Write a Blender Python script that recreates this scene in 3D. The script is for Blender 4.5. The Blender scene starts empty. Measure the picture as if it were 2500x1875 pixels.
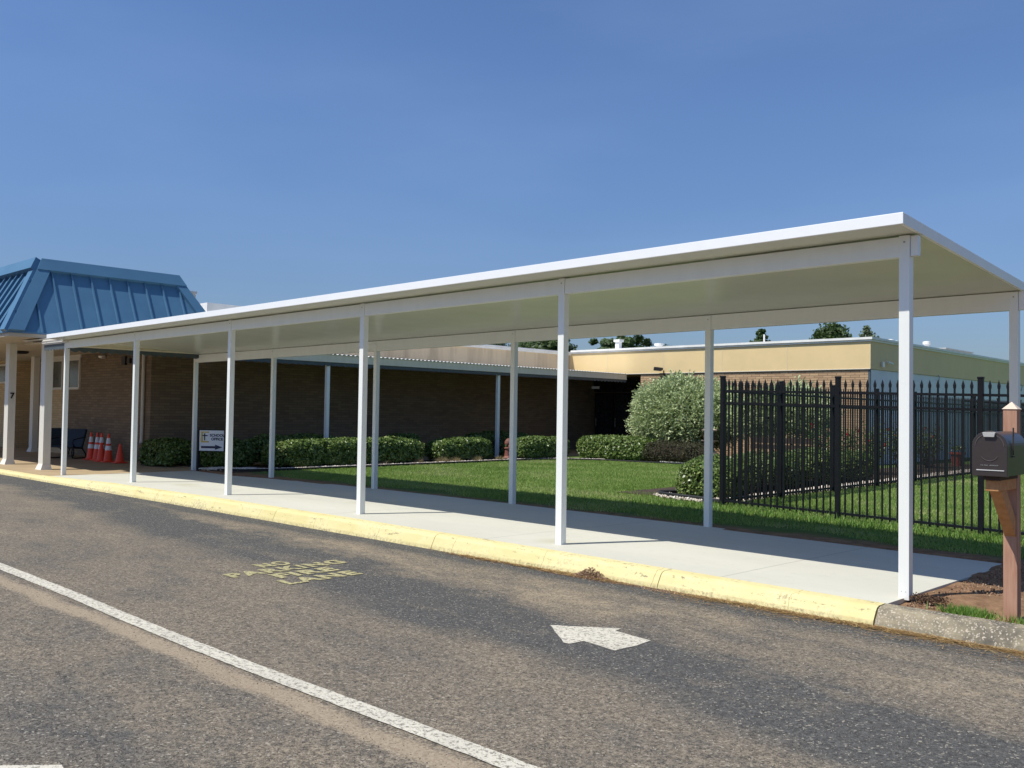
import bpy, bmesh, math, random
import numpy as np
from mathutils import Vector, Matrix, noise
random.seed(7); rng = np.random.default_rng(11)
S = bpy.context.scene; COL = S.collection; RAD = math.radians

# ------------------------------------------------------------------ camera, sky, sun, exposure
yaw, pit, rol = RAD(43.61), RAD(1.726), RAD(0.847)
fw = Vector((-math.sin(yaw)*math.cos(pit), math.cos(yaw)*math.cos(pit), math.sin(pit)))
r0 = Vector((math.cos(yaw), math.sin(yaw), 0)); u0 = r0.cross(fw)
rr = math.cos(rol)*r0 + math.sin(rol)*u0; uu = -math.sin(rol)*r0 + math.cos(rol)*u0
cam = bpy.data.objects.new('camera', bpy.data.cameras.new('camera')); COL.objects.link(cam)
M = Matrix(((rr.x, uu.x, -fw.x), (rr.y, uu.y, -fw.y), (rr.z, uu.z, -fw.z))).to_4x4()
M.translation = Vector((2.775, -7.634, 1.473)); cam.matrix_world = M
cam.data.sensor_width = 36; cam.data.lens = 31.94; cam.data.clip_start = 0.05; cam.data.clip_end = 3000
S.camera = cam
SUN = Vector((.227, .553, -1.0)).normalized()
w = bpy.data.worlds.new("World"); S.world = w; w.use_nodes = True
nt = w.node_tree; bg = nt.nodes['Background']; sky = nt.nodes.new('ShaderNodeTexSky')
sky.sky_type = 'NISHITA'; sky.sun_disc = False; sky.sun_elevation = math.asin(-SUN.z)
sky.sun_rotation = math.atan2(-SUN.x, -SUN.y); sky.air_density = 1.25; sky.dust_density = 0.75; sky.ozone_density = 3.0; sky.altitude = 0
geo = nt.nodes.new('ShaderNodeTexCoord'); sep = nt.nodes.new('ShaderNodeSeparateXYZ'); mr = nt.nodes.new('ShaderNodeMapRange'); tint = nt.nodes.new('ShaderNodeMix'); mul = nt.nodes.new('ShaderNodeMix')
nt.links.new(geo.outputs['Generated'], sep.inputs[0]); nt.links.new(sep.outputs[2], mr.inputs[0]); mr.inputs[1].default_value = 0; mr.inputs[2].default_value = .30
for q in (tint, mul): q.data_type = 'RGBA'
mul.blend_type = 'MULTIPLY'; mul.inputs[0].default_value = 1
nt.links.new(mr.outputs[0], tint.inputs[0]); tint.inputs[6].default_value = (.52, .635, .93, 1); tint.inputs[7].default_value = (.74, .89, 1.18, 1)
wn = nt.nodes.new('ShaderNodeTexNoise'); wm = nt.nodes.new('ShaderNodeMapping'); wm.inputs['Scale'].default_value = (1, 1.6, 5); nt.links.new(geo.outputs['Generated'], wm.inputs[0]); nt.links.new(wm.outputs[0], wn.inputs[0]); wn.inputs['Scale'].default_value = 1.3; wn.inputs['Detail'].default_value = 6
wr = nt.nodes.new('ShaderNodeMapRange'); nt.links.new(wn.outputs[0], wr.inputs[0]); wr.inputs[1].default_value = .45; wr.inputs[2].default_value = .8; wr.inputs[3].default_value = 0; wr.inputs[4].default_value = .10
haze = nt.nodes.new('ShaderNodeMix'); haze.data_type = 'RGBA'; nt.links.new(wr.outputs[0], haze.inputs[0]); nt.links.new(sky.outputs[0], haze.inputs[6]); haze.inputs[7].default_value = (8, 9, 9.5, 1)
nt.links.new(haze.outputs[2], mul.inputs[6]); nt.links.new(tint.outputs[2], mul.inputs[7]); nt.links.new(mul.outputs[2], bg.inputs[0]); bg.inputs[1].default_value = 0.086
sl = bpy.data.lights.new('sun', 'SUN'); sl.energy = 4.6; sl.angle = RAD(0.5); sl.color = (1, .965, .865)
so = bpy.data.objects.new('sun', sl); COL.objects.link(so); so.rotation_euler = SUN.to_track_quat('-Z', 'Y').to_euler()
S.view_settings.view_transform = 'Standard'; S.view_settings.look = 'None'; S.view_settings.gamma = 1
S.view_settings.exposure = 0.2; S.view_settings.use_curve_mapping = False

# ------------------------------------------------------------------ materials
class N:
    def __init__(s, name, rough=.6, spec=.4, metal=0):
        s.m = bpy.data.materials.new(name); s.m.use_nodes = True; s.t = s.m.node_tree; s.b = s.t.nodes['Principled BSDF']
        s.b.inputs['Roughness'].default_value = rough; s.b.inputs['Specular IOR Level'].default_value = spec; s.b.inputs['Metallic'].default_value = metal
        s.tc = s.t.nodes.new('ShaderNodeNewGeometry').outputs['Position']
    def L(s, a, b): s.t.links.new(a, b)
    def n(s, k): return s.t.nodes.new('ShaderNode'+k)
    def scale(s, v, vec=None):
        m = s.n('Mapping'); m.inputs['Scale'].default_value = v; s.L(vec or s.tc, m.inputs[0]); return m.outputs[0]
    def noise(s, sc, det=4, rough=.55, vec=None, dist=0):
        k = s.n('TexNoise'); k.inputs['Scale'].default_value = sc; k.inputs['Detail'].default_value = det; k.inputs['Roughness'].default_value = rough
        k.inputs['Distortion'].default_value = dist; s.L(vec or s.tc, k.inputs['Vector']); return k.outputs[0]
    def voro(s, sc, vec=None, out='Distance', feat='F1', rnd=1):
        k = s.n('TexVoronoi'); k.feature = feat; k.inputs['Scale'].default_value = sc; k.inputs['Randomness'].default_value = rnd; s.L(vec or s.tc, k.inputs['Vector']); return k.outputs[out]
    def ramp(s, f, stops):
        k = s.n('ValToRGB'); e = k.color_ramp.elements
        while len(e) < len(stops): e.new(.5)
        for q, (p, c) in zip(e, stops): q.position = p; q.color = (c, c, c, 1) if not hasattr(c, '__len__') else (*c, 1)
        s.L(f, k.inputs[0]); return k.outputs[0]
    def mix(s, f, a, b, mode='MIX'):
        k = s.n('Mix'); k.data_type = 'RGBA'; k.blend_type = mode
        for v, i in ((f, 0), (a, 6), (b, 7)):
            if hasattr(v, 'is_output'): s.L(v, k.inputs[i])
            elif i == 0: k.inputs[0].default_value = v
            else: k.inputs[i].default_value = (*v, 1)
        return k.outputs[2]
    def math(s, op, a, b=0.0):
        k = s.n('Math'); k.operation = op
        for v, i in ((a, 0), (b, 1)):
            if hasattr(v, 'is_output'): s.L(v, k.inputs[i])
            else: k.inputs[i].default_value = v
        return k.outputs[0]
    def col(s, c):
        if hasattr(c, 'is_output'): s.L(c, s.b.inputs['Base Color'])
        else: s.b.inputs['Base Color'].default_value = (*c, 1)
        return s
    def bump(s, h, st=.3, d=.01):
        k = s.n('Bump'); k.inputs['Strength'].default_value = st; k.inputs['Distance'].default_value = d; s.L(h, k.inputs['Height']); s.L(k.outputs[0], s.b.inputs['Normal']); return s
def plain(name, c, rough=.5, var=.12, spec=.4, metal=0, sc=6, bump=0, streak=False):
    k = N(name, rough, spec, metal)
    v = k.scale((1, 1, .12)) if streak else None
    n_ = k.noise(sc, 5, .6, v)
    k.col(k.mix(k.ramp(n_, [(.3, 0), (.75, 1)]), tuple(x*(1-var) for x in c), tuple(min(1, x*(1+var)) for x in c)))
    if bump: k.bump(k.noise(sc*14, 3), bump, .004)
    return k.m
def brick_mat(name, c1, c2, mortar, dirt=.0):
    k = N(name, .85, .2)
    sp = k.n('SeparateXYZ'); k.L(k.tc, sp.inputs[0]); cb = k.n('CombineXYZ')
    k.L(k.math('ADD', sp.outputs[0], sp.outputs[1]), cb.inputs[0]); k.L(sp.outputs[2], cb.inputs[1])
    b = k.n('TexBrick'); k.L(cb.outputs[0], b.inputs['Vector']); b.inputs['Scale'].default_value = 1
    b.inputs['Brick Width'].default_value = .30; b.inputs['Row Height'].default_value = .075; b.inputs['Mortar Size'].default_value = .007
    b.inputs['Color1'].default_value = (*c1, 1); b.inputs['Color2'].default_value = (*c2, 1); b.inputs['Mortar'].default_value = (*mortar, 1); b.inputs['Bias'].default_value = -.1
    c = k.mix(k.ramp(k.noise(.9, 4), [(.35, 0), (.7, .35)]), b.outputs[0], tuple(x*.75 for x in c2))
    c = k.mix(k.ramp(k.noise(60, 3), [(.3, 0), (.8, .3)]), c, tuple(x*.6 for x in c2))
    k.col(c).bump(k.math('SUBTRACT', k.noise(40, 3), b.outputs['Fac']), .5, .006); return k.m
MT = {}
MT['post'] = plain('white aluminium', (.82, .83, .80), .38, .03, streak=True)
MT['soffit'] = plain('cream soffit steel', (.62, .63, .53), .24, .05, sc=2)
MT['fascia'] = plain('white fascia', (.85, .86, .87), .35, .02)
MT['brick'] = brick_mat('brown brick', (.72, .55, .32), (.58, .43, .25), (.44, .36, .25))
MT['brick_dark'] = brick_mat('darker brick', (.29, .22, .15), (.20, .145, .10), (.16, .13, .10))
MT['brick_tan'] = brick_mat('tan brick', (.60, .42, .25), (.40, .26, .16), (.16, .10, .065))
MT['yellow'] = plain('cream panel', (.73, .555, .295), .6, .05, sc=1.2)
k = N('stained panel', .7, .3); st = k.noise(1.6, 5, .65, k.scale((1, 1, .12)))
k.col(k.mix(k.ramp(st, [(.46, 0), (.74, .75)]), (.66, .52, .35), (.30, .225, .15))); MT['stained'] = k.m
MT['coping'] = plain('white coping', (.80, .79, .76), .5, .1, sc=3)
MT['bluewhite'] = plain('pale painted wall', (.70, .74, .76), .6, .06, sc=2)
k = N('blue metal', .45, .35); k.col(k.mix(k.ramp(k.noise(1.5, 4), [(.3, 0), (.7, 1)]), (.062, .152, .255), (.074, .175, .29))); MT['blue'] = k.m
MT['slate'] = plain('slate blue metal', (.075, .095, .11), .5, .15)
MT['beigemetal'] = plain('beige column', (.72, .69, .62), .5, .05, streak=True)
MT['awningtrim'] = plain('cream awning trim', (.78, .69, .53), .55, .06, streak=True)
MT['trimwhite'] = plain('off white trim', (.66, .63, .57), .5, .05)
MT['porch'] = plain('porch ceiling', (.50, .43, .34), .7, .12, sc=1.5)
MT['black'] = plain('black steel', (.009, .010, .013), .45, .15, .18)
MT['glass'] = plain('dark glass', (.02, .024, .03), .08, .1, .8)
MT['darkframe'] = plain('dark bronze frame', (.02, .018, .018), .4, .1)
MT['greymetal'] = plain('grey metal', (.42, .42, .41), .5, .15, metal=.3)
MT['roofdeck'] = plain('roof felt', (.35, .34, .33), .9, .15)
MT['orange'] = plain('orange plastic', (.85, .075, .03), .45, .08)
MT['band'] = plain('reflective band', (.75, .78, .82), .35, .04)
MT['navy'] = plain('navy sling', (.018, .035, .06), .6, .2, bump=.2)
MT['signwhite'] = plain('sign face', (.66, .70, .78), .5, .03)
MT['signnavy'] = plain('sign navy', (.012, .016, .06), .5, .05)
MT['gold'] = plain('sign gold', (.55, .40, .10), .5, .05)
MT['rubber'] = plain('black plastic edging', (.02, .02, .02), .6, .2)
MT['terracotta'] = plain('reddish clay', (.20, .075, .055), .6, .35, sc=9)
MT['redpot'] = plain('red clay pot', (.35, .07, .05), .6, .15)
MT['stone'] = plain('tan stone', (.48, .40, .32), .85, .25, sc=9, bump=.4)
MT['bronze'] = plain('dark bronze', (.07, .045, .03), .5, .3)
MT['wood_dark'] = plain('dark stained wood', (.05, .032, .022), .8, .3, sc=12)
MT['mailbox'] = plain('bronze mailbox', (.040, .031, .030), .32, .08, .5, sc=40)
MT['silver'] = plain('bright metal', (.8, .8, .78), .3, .05, metal=.4)
k = N('cedar post', .75, .25); g = k.noise(7, 5, .6, k.scale((6, 6, .5)))
k.col(k.mix(k.ramp(g, [(.3, 0), (.7, 1)]), (.33, .165, .105), (.47, .27, .19))).bump(g, .3, .003); MT['cedar'] = k.m
k = N('treated pine', .75, .25); g = k.noise(7, 5, .6, k.scale((3, 3, 3)))
k.col(k.mix(k.ramp(g, [(.3, 0), (.7, 1)]), (.42, .19, .075), (.55, .29, .13))).bump(g, .3, .003); MT['pine'] = k.m
MT['bark'] = plain('bark', (.12, .085, .06), .9, .3, sc=12, bump=.5)

# asphalt: grey aggregate, yellowish silt worn into the lane except along a dark streak and beside the kerb
k = N('asphalt', .95, .15)
sp = k.n('SeparateXYZ'); k.L(k.tc, sp.inputs[0]); Xc, Yc = sp.outputs[0], sp.outputs[1]
w1 = k.noise(.30, 3, .5, k.scale((.8, 1, 1))); w2 = k.noise(1.15, 6, .62, k.scale((.50, 1, 1)), .7); w3 = k.noise(4.2, 6, .7, k.scale((.55, 1, 1)))
def band(yv, c_, wd, wob=1.3, soft=.2):
    d = k.math('ABSOLUTE', k.math('ADD', k.math('SUBTRACT', yv, c_), k.math('ADD', k.math('MULTIPLY', k.math('SUBTRACT', w1, .5), wob), k.math('MULTIPLY', k.math('SUBTRACT', w3, .5), wob*.45))))
    m = k.n('MapRange'); m.interpolation_type = 'SMOOTHSTEP'; k.L(d, m.inputs[0]); m.inputs[1].default_value = wd*soft; m.inputs[2].default_value = wd; m.inputs[3].default_value = 1; m.inputs[4].default_value = 0; return m.outputs[0]
Ys = k.math('ADD', Yc, k.math('MULTIPLY', Xc, .11))
dark = k.math('MAXIMUM', band(Ys, -2.80, .80, 1.1), band(Yc, -.55, .52, .35, .45))
dark = k.math('MAXIMUM', dark, k.math('MULTIPLY', band(Yc, -6.2, .9), .55))
pat = k.math('ADD', k.math('MULTIPLY', w2, .58), k.math('MULTIPLY', w3, .42))
pale = band(Yc, -1.45, .60, .6)
silt = k.math('SUBTRACT', k.ramp(pat, [(.36, .30), (.50, .72), (.64, 1)]), k.math('MULTIPLY', dark, k.ramp(pat, [(.42, 1.0), (.66, .62)])))
g1 = k.noise(150, 2, .6); g2 = k.noise(62, 3, .65); g3 = k.noise(27, 3, .6)
gm = k.math('ADD', k.math('MULTIPLY', g1, .45), k.math('ADD', k.math('MULTIPLY', g2, .35), k.math('MULTIPLY', g3, .20)))
v2 = k.voro(88, out='Color'); bwc = k.n('RGBToBW'); k.L(v2, bwc.inputs[0])
base = k.mix(k.ramp(gm, [(.40, 0), (.60, 1)]), (.036, .035, .035), (.150, .147, .140))
sand = k.mix(k.ramp(gm, [(.40, 0), (.58, 1)]), (.105, .086, .065), (.36, .295, .215))
sand = k.mix(k.math('MULTIPLY', pale, k.ramp(pat, [(.44, 0), (.60, .75)])), sand, (.42, .335, .225))
sf = k.math('MULTIPLY', silt, k.ramp(k.math('ADD', k.math('MULTIPLY', g2, .5), k.math('MULTIPLY', g3, .5)), [(.34, .45), (.56, 1)])); sf.node.use_clamp = True
c = k.mix(sf, base, sand)
c = k.mix(k.ramp(bwc.outputs[0], [(.82, 0), (.90, .7)]), c, (.42, .38, .31))
c = k.mix(k.ramp(bwc.outputs[0], [(.14, .6), (.24, 0)]), c, (.035, .033, .032))
# soft silt drift on the near side of the lane line
sd = k.math('SUBTRACT', k.math('ADD', Yc, 4.79), k.math('MULTIPLY', k.math('SUBTRACT', k.noise(1.3, 4, .6), .5), .22))
dm = k.n('MapRange'); dm.interpolation_type = 'SMOOTHSTEP'; k.L(k.math('ABSOLUTE', sd), dm.inputs[0]); dm.inputs[1].default_value = .02; dm.inputs[2].default_value = .17; dm.inputs[3].default_value = 1; dm.inputs[4].default_value = 0
drift = k.math('MULTIPLY', k.ramp(k.math('ADD', k.math('MULTIPLY', dm.outputs[0], .55), k.math('MULTIPLY', k.math('ADD', k.math('MULTIPLY', g2, .55), k.math('MULTIPLY', w3, .45)), .9)), [(.62, 0), (.98, 1)]), .85)
c = k.mix(drift, c, k.mix(k.ramp(g2, [(.3, 0), (.7, 1)]), (.30, .235, .165), (.42, .34, .245)))
k.col(c).bump(k.math('ADD', gm, k.math('MULTIPLY', bwc.outputs[0], .35)), .95, .014); MT['asphalt'] = k.m
def worn(name, c, lo, hi, amt=.85, sc=22):
    k = N(name, .8, .2); n1 = k.noise(sc, 5, .75); n2 = k.noise(90, 2)
    f = k.ramp(k.math('ADD', k.math('MULTIPLY', n1, .75), k.math('MULTIPLY', n2, .25)), [(lo, amt), (hi, 0)])
    cc = k.mix(k.ramp(k.noise(2.2, 4), [(.3, 0), (.7, 1)]), tuple(x*.86 for x in c), c)
    k.col(k.mix(f, cc, (.10, .09, .075))).bump(k.noise(95, 3, .7), .6, .008); return k.m
MT['linewhite'] = worn('worn white paint', (.60, .56, .47), .42, .50, .8, 30)
MT['lineyellow'] = worn('worn yellow paint', (.50, .45, .235), .43, .54, .8, 30)
# new concrete
k = N('new concrete', .75, .25); n1 = k.noise(.8, 5, .6, k.scale((.35, 1, 1))); n2 = k.noise(9, 5, .6)
c = k.mix(k.ramp(n1, [(.3, 0), (.7, 1)]), (.50, .485, .42), (.57, .555, .48)); c = k.mix(k.ramp(n2, [(.55, 0), (.8, .25)]), c, (.36, .33, .28))
sp = k.n('SeparateXYZ'); k.L(k.tc, sp.inputs[0]); md = k.math('ABSOLUTE', k.math('SUBTRACT', k.math('FRACT', k.math('DIVIDE', sp.outputs[0], 3.05)), .5))
c = k.mix(k.ramp(md, [(.0, .55), (.0022, 0)]), c, (.17, .16, .14))
st = k.voro(.45); c = k.mix(k.ramp(st, [(.03, .5), (.14, 0)]), c, (.40, .37, .24))
k.col(c).bump(k.noise(130, 3), .12, .003); MT['concrete'] = k.m
k = N('tan sidewalk', .85, .2); n1 = k.noise(1.2, 6, .6)
k.col(k.mix(k.ramp(n1, [(.3, 0), (.7, 1)]), (.33, .245, .15), (.42, .32, .20))).bump(k.noise(90, 3), .2, .004); MT['tanwalk'] = k.m
k = N('yellow curb', .7, .3); n1 = k.noise(3, 6, .65, k.scale((.5, 1, 1))); n2 = k.noise(26, 5, .75)
c = k.mix(k.ramp(n1, [(.35, 0), (.7, 1)]), (.62, .53, .25), (.73, .645, .36))
c = k.mix(k.ramp(k.math('ADD', k.math('MULTIPLY', n1, .5), k.math('MULTIPLY', n2, .5)), [(.53, 0), (.64, .6)]), c, (.30, .245, .13))
c = k.mix(k.ramp(k.math('ADD', k.math('MULTIPLY', k.noise(5, 6, .7, k.scale((.4, 3, 3)), 1), .65), k.math('MULTIPLY', n2, .35)), [(.57, 0), (.62, .7)]), c, (.14, .115, .08))
sp = k.n('SeparateXYZ'); k.L(k.tc, sp.inputs[0]); cr = k.math('ABSOLUTE', k.math('SUBTRACT', k.math('FRACT', k.math('ADD', k.math('DIVIDE', sp.outputs[0], 1.37), k.math('MULTIPLY', k.noise(4, 4), .10))), .5)); c = k.mix(k.ramp(cr, [(.0, .7), (.003, 0)]), c, (.16, .12, .07))
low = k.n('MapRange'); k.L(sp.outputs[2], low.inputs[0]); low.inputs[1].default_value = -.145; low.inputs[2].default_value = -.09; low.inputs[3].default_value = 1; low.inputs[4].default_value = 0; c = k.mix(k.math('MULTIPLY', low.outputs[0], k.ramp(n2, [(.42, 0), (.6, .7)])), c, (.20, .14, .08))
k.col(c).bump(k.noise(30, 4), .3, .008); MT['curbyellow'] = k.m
k = N('exposed aggregate', .9, .2); v = k.voro(95, out='Color'); b_ = k.n('RGBToBW'); k.L(v, b_.inputs[0]); n1 = k.noise(3.2, 5)
c = k.mix(k.ramp(n1, [(.40, 0), (.58, 1)]), (.34, .29, .20), (.125, .112, .09)); c = k.mix(k.ramp(b_.outputs[0], [(.72, 0), (.79, .85)]), c, (.54, .47, .38))
c = k.mix(k.ramp(k.noise(60, 3), [(.3, 0), (.8, .4)]), c, (.12, .11, .09)); k.col(c).bump(b_.outputs[0], .5, .006); MT['aggregate'] = k.m
k = N('soil', .95, .1); n1 = k.noise(5, 6, .7)
k.col(k.mix(k.ramp(n1, [(.3, 0), (.7, 1)]), (.12, .058, .030), (.27, .15, .085))).bump(k.noise(22, 6, .75), .9, .03); MT['soil'] = k.m
# lawn ground: soil close to the slab, green thatch beyond
k = N('lawn ground', .95, .1); sp = k.n('SeparateXYZ'); k.L(k.tc, sp.inputs[0])
ns = k.noise(2.2, 5); yy = k.math('ADD', sp.outputs[1], k.math('MULTIPLY', ns, 1.1))
f = k.n('MapRange'); k.L(yy, f.inputs[0]); f.inputs[1].default_value = 3.7; f.inputs[2].default_value = 4.15
grn = k.mix(k.ramp(k.noise(1.3, 5), [(.35, 0), (.7, 1)]), (.07, .13, .028), (.13, .17, .05))
k.col(k.mix(f.outputs[0], k.mix(k.ramp(k.noise(6, 6, .7), [(.3, 0), (.7, 1)]), (.15, .085, .048), (.34, .21, .125)), grn)).bump(k.noise(24, 6, .75), .9, .025); MT['lawn'] = k.m
MT['mulch'] = plain('mulch', (.055, .037, .025), .95, .4, sc=14, bump=.8)

def leafmat(name, a, b, c=None, rough=.45, trans=.25):
    k = N(name, rough, .35); at = k.n('Attribute'); at.attribute_name = 'rnd'
    stops = [(0, a), (.6, b)] + ([(1, c)] if c else [])
    cc = k.ramp(at.outputs['Fac'], stops); k.col(cc)
    out = [n for n in k.t.nodes if n.type == 'OUTPUT_MATERIAL'][0]
    tr = k.n('BsdfTranslucent'); k.L(cc, tr.inputs[0]); mx = k.n('MixShader'); mx.inputs[0].default_value = trans
    k.L(k.b.outputs[0], mx.inputs[1]); k.L(tr.outputs[0], mx.inputs[2]); k.L(mx.outputs[0], out.inputs[0]); return k.m
MT['grass'] = leafmat('grass blades', (.17, .27, .05), (.27, .38, .09), (.44, .44, .20), .55, .3)
MT['grassdeep'] = leafmat('lush grass', (.09, .19, .03), (.16, .30, .05), (.24, .36, .09), .5, .3)
MT['hedge'] = leafmat('hedge leaves', (.055, .10, .02), (.13, .20, .045), (.28, .34, .12), .33, .2)
MT['silverleaf'] = leafmat('silver green leaves', (.30, .37, .17), (.46, .53, .27), (.68, .73, .48), .5, .25)
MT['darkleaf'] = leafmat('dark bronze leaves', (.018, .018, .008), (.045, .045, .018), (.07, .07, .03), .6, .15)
MT['drygrass'] = leafmat('dry tuft', (.16, .15, .06), (.30, .24, .12), (.40, .30, .18), .7, .2)
MT['tree'] = leafmat('tree leaves', (.03, .06, .015), (.065, .11, .03), (.11, .16, .05), .5, .25)
MT['treepale'] = leafmat('pale tree leaves', (.07, .10, .05), (.13, .17, .09), (.18, .22, .13), .5, .25)
MT['straw'] = leafmat('dry straw', (.17, .09, .035), (.36, .23, .09), (.52, .38, .18), .8, .1)
MT['pebble'] = leafmat('white pebbles', (.42, .34, .28), (.62, .55, .48), (.78, .74, .68), .8, 0)
MT['rosered'] = leafmat('red petals', (.35, .01, .02), (.6, .02, .04), None, .5, .2)
MT['clump'] = leafmat('dark earth', (.04, .022, .015), (.09, .05, .03), (.18, .11, .07), .95, 0)
MT['grit'] = leafmat('road grit', (.035, .034, .033), (.17, .145, .115), (.50, .45, .37), .9, 0)
MT['dirtclod'] = leafmat('dirt clods', (.15, .08, .048), (.29, .175, .105), (.42, .31, .21), .95, 0)

# ------------------------------------------------------------------ mesh helpers
class MB:
    def __init__(s): s.v = []; s.f = []
    def quadbox(s, P):   # 8 points: bottom 4 ccw, top 4 ccw
        o = len(s.v); s.v += [tuple(p) for p in P]
        s.f += [[o+i for i in q] for q in ((3, 2, 1, 0), (4, 5, 6, 7), (0, 1, 5, 4), (1, 2, 6, 5), (2, 3, 7, 6), (3, 0, 4, 7))]; return s
    def box(s, x0, x1, y0, y1, z0, z1):
        return s.quadbox([(x0, y0, z0), (x1, y0, z0), (x1, y1, z0), (x0, y1, z0), (x0, y0, z1), (x1, y0, z1), (x1, y1, z1), (x0, y1, z1)])
    def ring(s, rings, close=True, cap=True):   # list of equal-length point rings
        o = len(s.v); n = len(rings[0])
        for r in rings: s.v += [tuple(p) for p in r]
        for i in range(len(rings)-1):
            for j in range(n if close else n-1):
                a = o+i*n+j; b = o+i*n+(j+1) % n; s.f.append([a, b, b+n, a+n])
        if cap and close: s.f.append([o+j for j in range(n)][::-1]); s.f.append([o+(len(rings)-1)*n+j for j in range(n)])
        return s
    def lathe(s, prof, c=(0, 0, 0), n=20):
        return s.ring([[(c[0]+r*math.cos(2*math.pi*j/n), c[1]+r*math.sin(2*math.pi*j/n), c[2]+z) for j in range(n)] for r, z in prof])
    def tube(s, pts, r, n=8):
        pts = [Vector(p) for p in pts]; R = []
        rad = r if hasattr(r, '__len__') else [r]*len(pts); prev = None
        for i, p in enumerate(pts):
            t = (pts[min(i+1, len(pts)-1)]-pts[max(i-1, 0)]).normalized()
            a = prev if prev is not None else (Vector((0, 0, 1)) if abs(t.z) < .9 else Vector((1, 0, 0)))
            a = (a-t*a.dot(t)).normalized(); prev = a; b = t.cross(a)
            R.append([p+rad[i]*(math.cos(2*math.pi*j/n)*a+math.sin(2*math.pi*j/n)*b) for j in range(n)])
        return s.ring(R)
    def prism(s, poly, z0, z1):
        return s.ring([[(x, y, z0) for x, y in poly], [(x, y, z1) for x, y in poly]])
    def build(s, name, mat, parent=None, bevel=0, smooth=False, loc=None):
        me = bpy.data.meshes.new(name); me.from_pydata(s.v, [], s.f); me.update()
        bm = bmesh.new(); bm.from_mesh(me); bmesh.ops.recalc_face_normals(bm, faces=bm.faces)
        if bevel: bmesh.ops.bevel(bm, geom=[e for e in bm.edges if len(e.link_faces) == 2 and e.calc_face_angle(0) > .6], offset=bevel, segments=2, affect='EDGES', profile=.5)
        if smooth:
            for f in bm.faces: f.smooth = True
        bm.to_mesh(me); bm.free(); return link(name, me, mat, parent, loc)
def link(name, me, mat, parent=None, loc=None):
    me.materials.append(MT[mat] if isinstance(mat, str) else mat)
    o = bpy.data.objects.new(name, me); COL.objects.link(o)
    if parent is not None:
        o.parent = parent; r = parent
        t = Vector(r.location)
        while r.parent: r = r.parent; t += Vector(r.location)
        if loc is None: o.location = -t if t.length else (0, 0, 0)
        else: o.location = loc
    elif loc is not None: o.location = loc
    return o
def tag(o, label=None, cat=None, group=None, kind=None):
    if label: o['label'] = label
    if cat: o['category'] = cat
    if group: o['group'] = group
    if kind: o['kind'] = kind
    return o
def thing(name, loc, label, cat, group=None):
    o = bpy.data.objects.new(name, None); COL.objects.link(o); o.location = loc; o.empty_display_size = .1
    return tag(o, label, cat, group)
def struct(mb, name, mat, **k): return tag(mb.build(name, mat, **k), kind='structure')
def npmesh(name, V, k, rnd=None, n_per=1):
    """V (n,k,3): n separate polygons with k corners; rnd (n,) face attribute"""
    n = V.shape[0]; me = bpy.data.meshes.new(name)
    me.vertices.add(n*k); me.vertices.foreach_set('co', V.reshape(-1).astype(np.float32))
    me.loops.add(n*k); me.loops.foreach_set('vertex_index', np.arange(n*k, dtype=np.int32))
    me.polygons.add(n); me.polygons.foreach_set('loop_start', np.arange(0, n*k, k, dtype=np.int32))
    me.update(calc_edges=True)
    a = me.attributes.new('rnd', 'FLOAT', 'FACE'); a.data.foreach_set('value', (rng.random(n) if rnd is None else rnd).astype(np.float32))
    return me
def unit(v): return v/np.maximum(np.linalg.norm(v, axis=-1, keepdims=True), 1e-9)
def leaves(P, Nn, L, W, jit=.8, dirs=None):
    n = len(P); nn = unit(Nn+jit*rng.normal(size=(n, 3)))
    t = rng.normal(size=(n, 3)) if dirs is None else dirs+.35*rng.normal(size=(n, 3))
    t = unit(t-nn*(t*nn).sum(1, keepdims=True)); b = np.cross(nn, t)
    l = (L*(.6+.8*rng.random(n)))[:, None]; w_ = (W*(.6+.8*rng.random(n)))[:, None]
    return np.stack([P-t*l*.5, P+b*w_*.5-nn*w_*.15, P+t*l*.5, P-b*w_*.5-nn*w_*.15], 1)
def lump(P, sc, amp, seed):
    return np.array([noise.noise(Vector(p)*sc+Vector((seed, 0, 0))) for p in P])*amp
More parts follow.
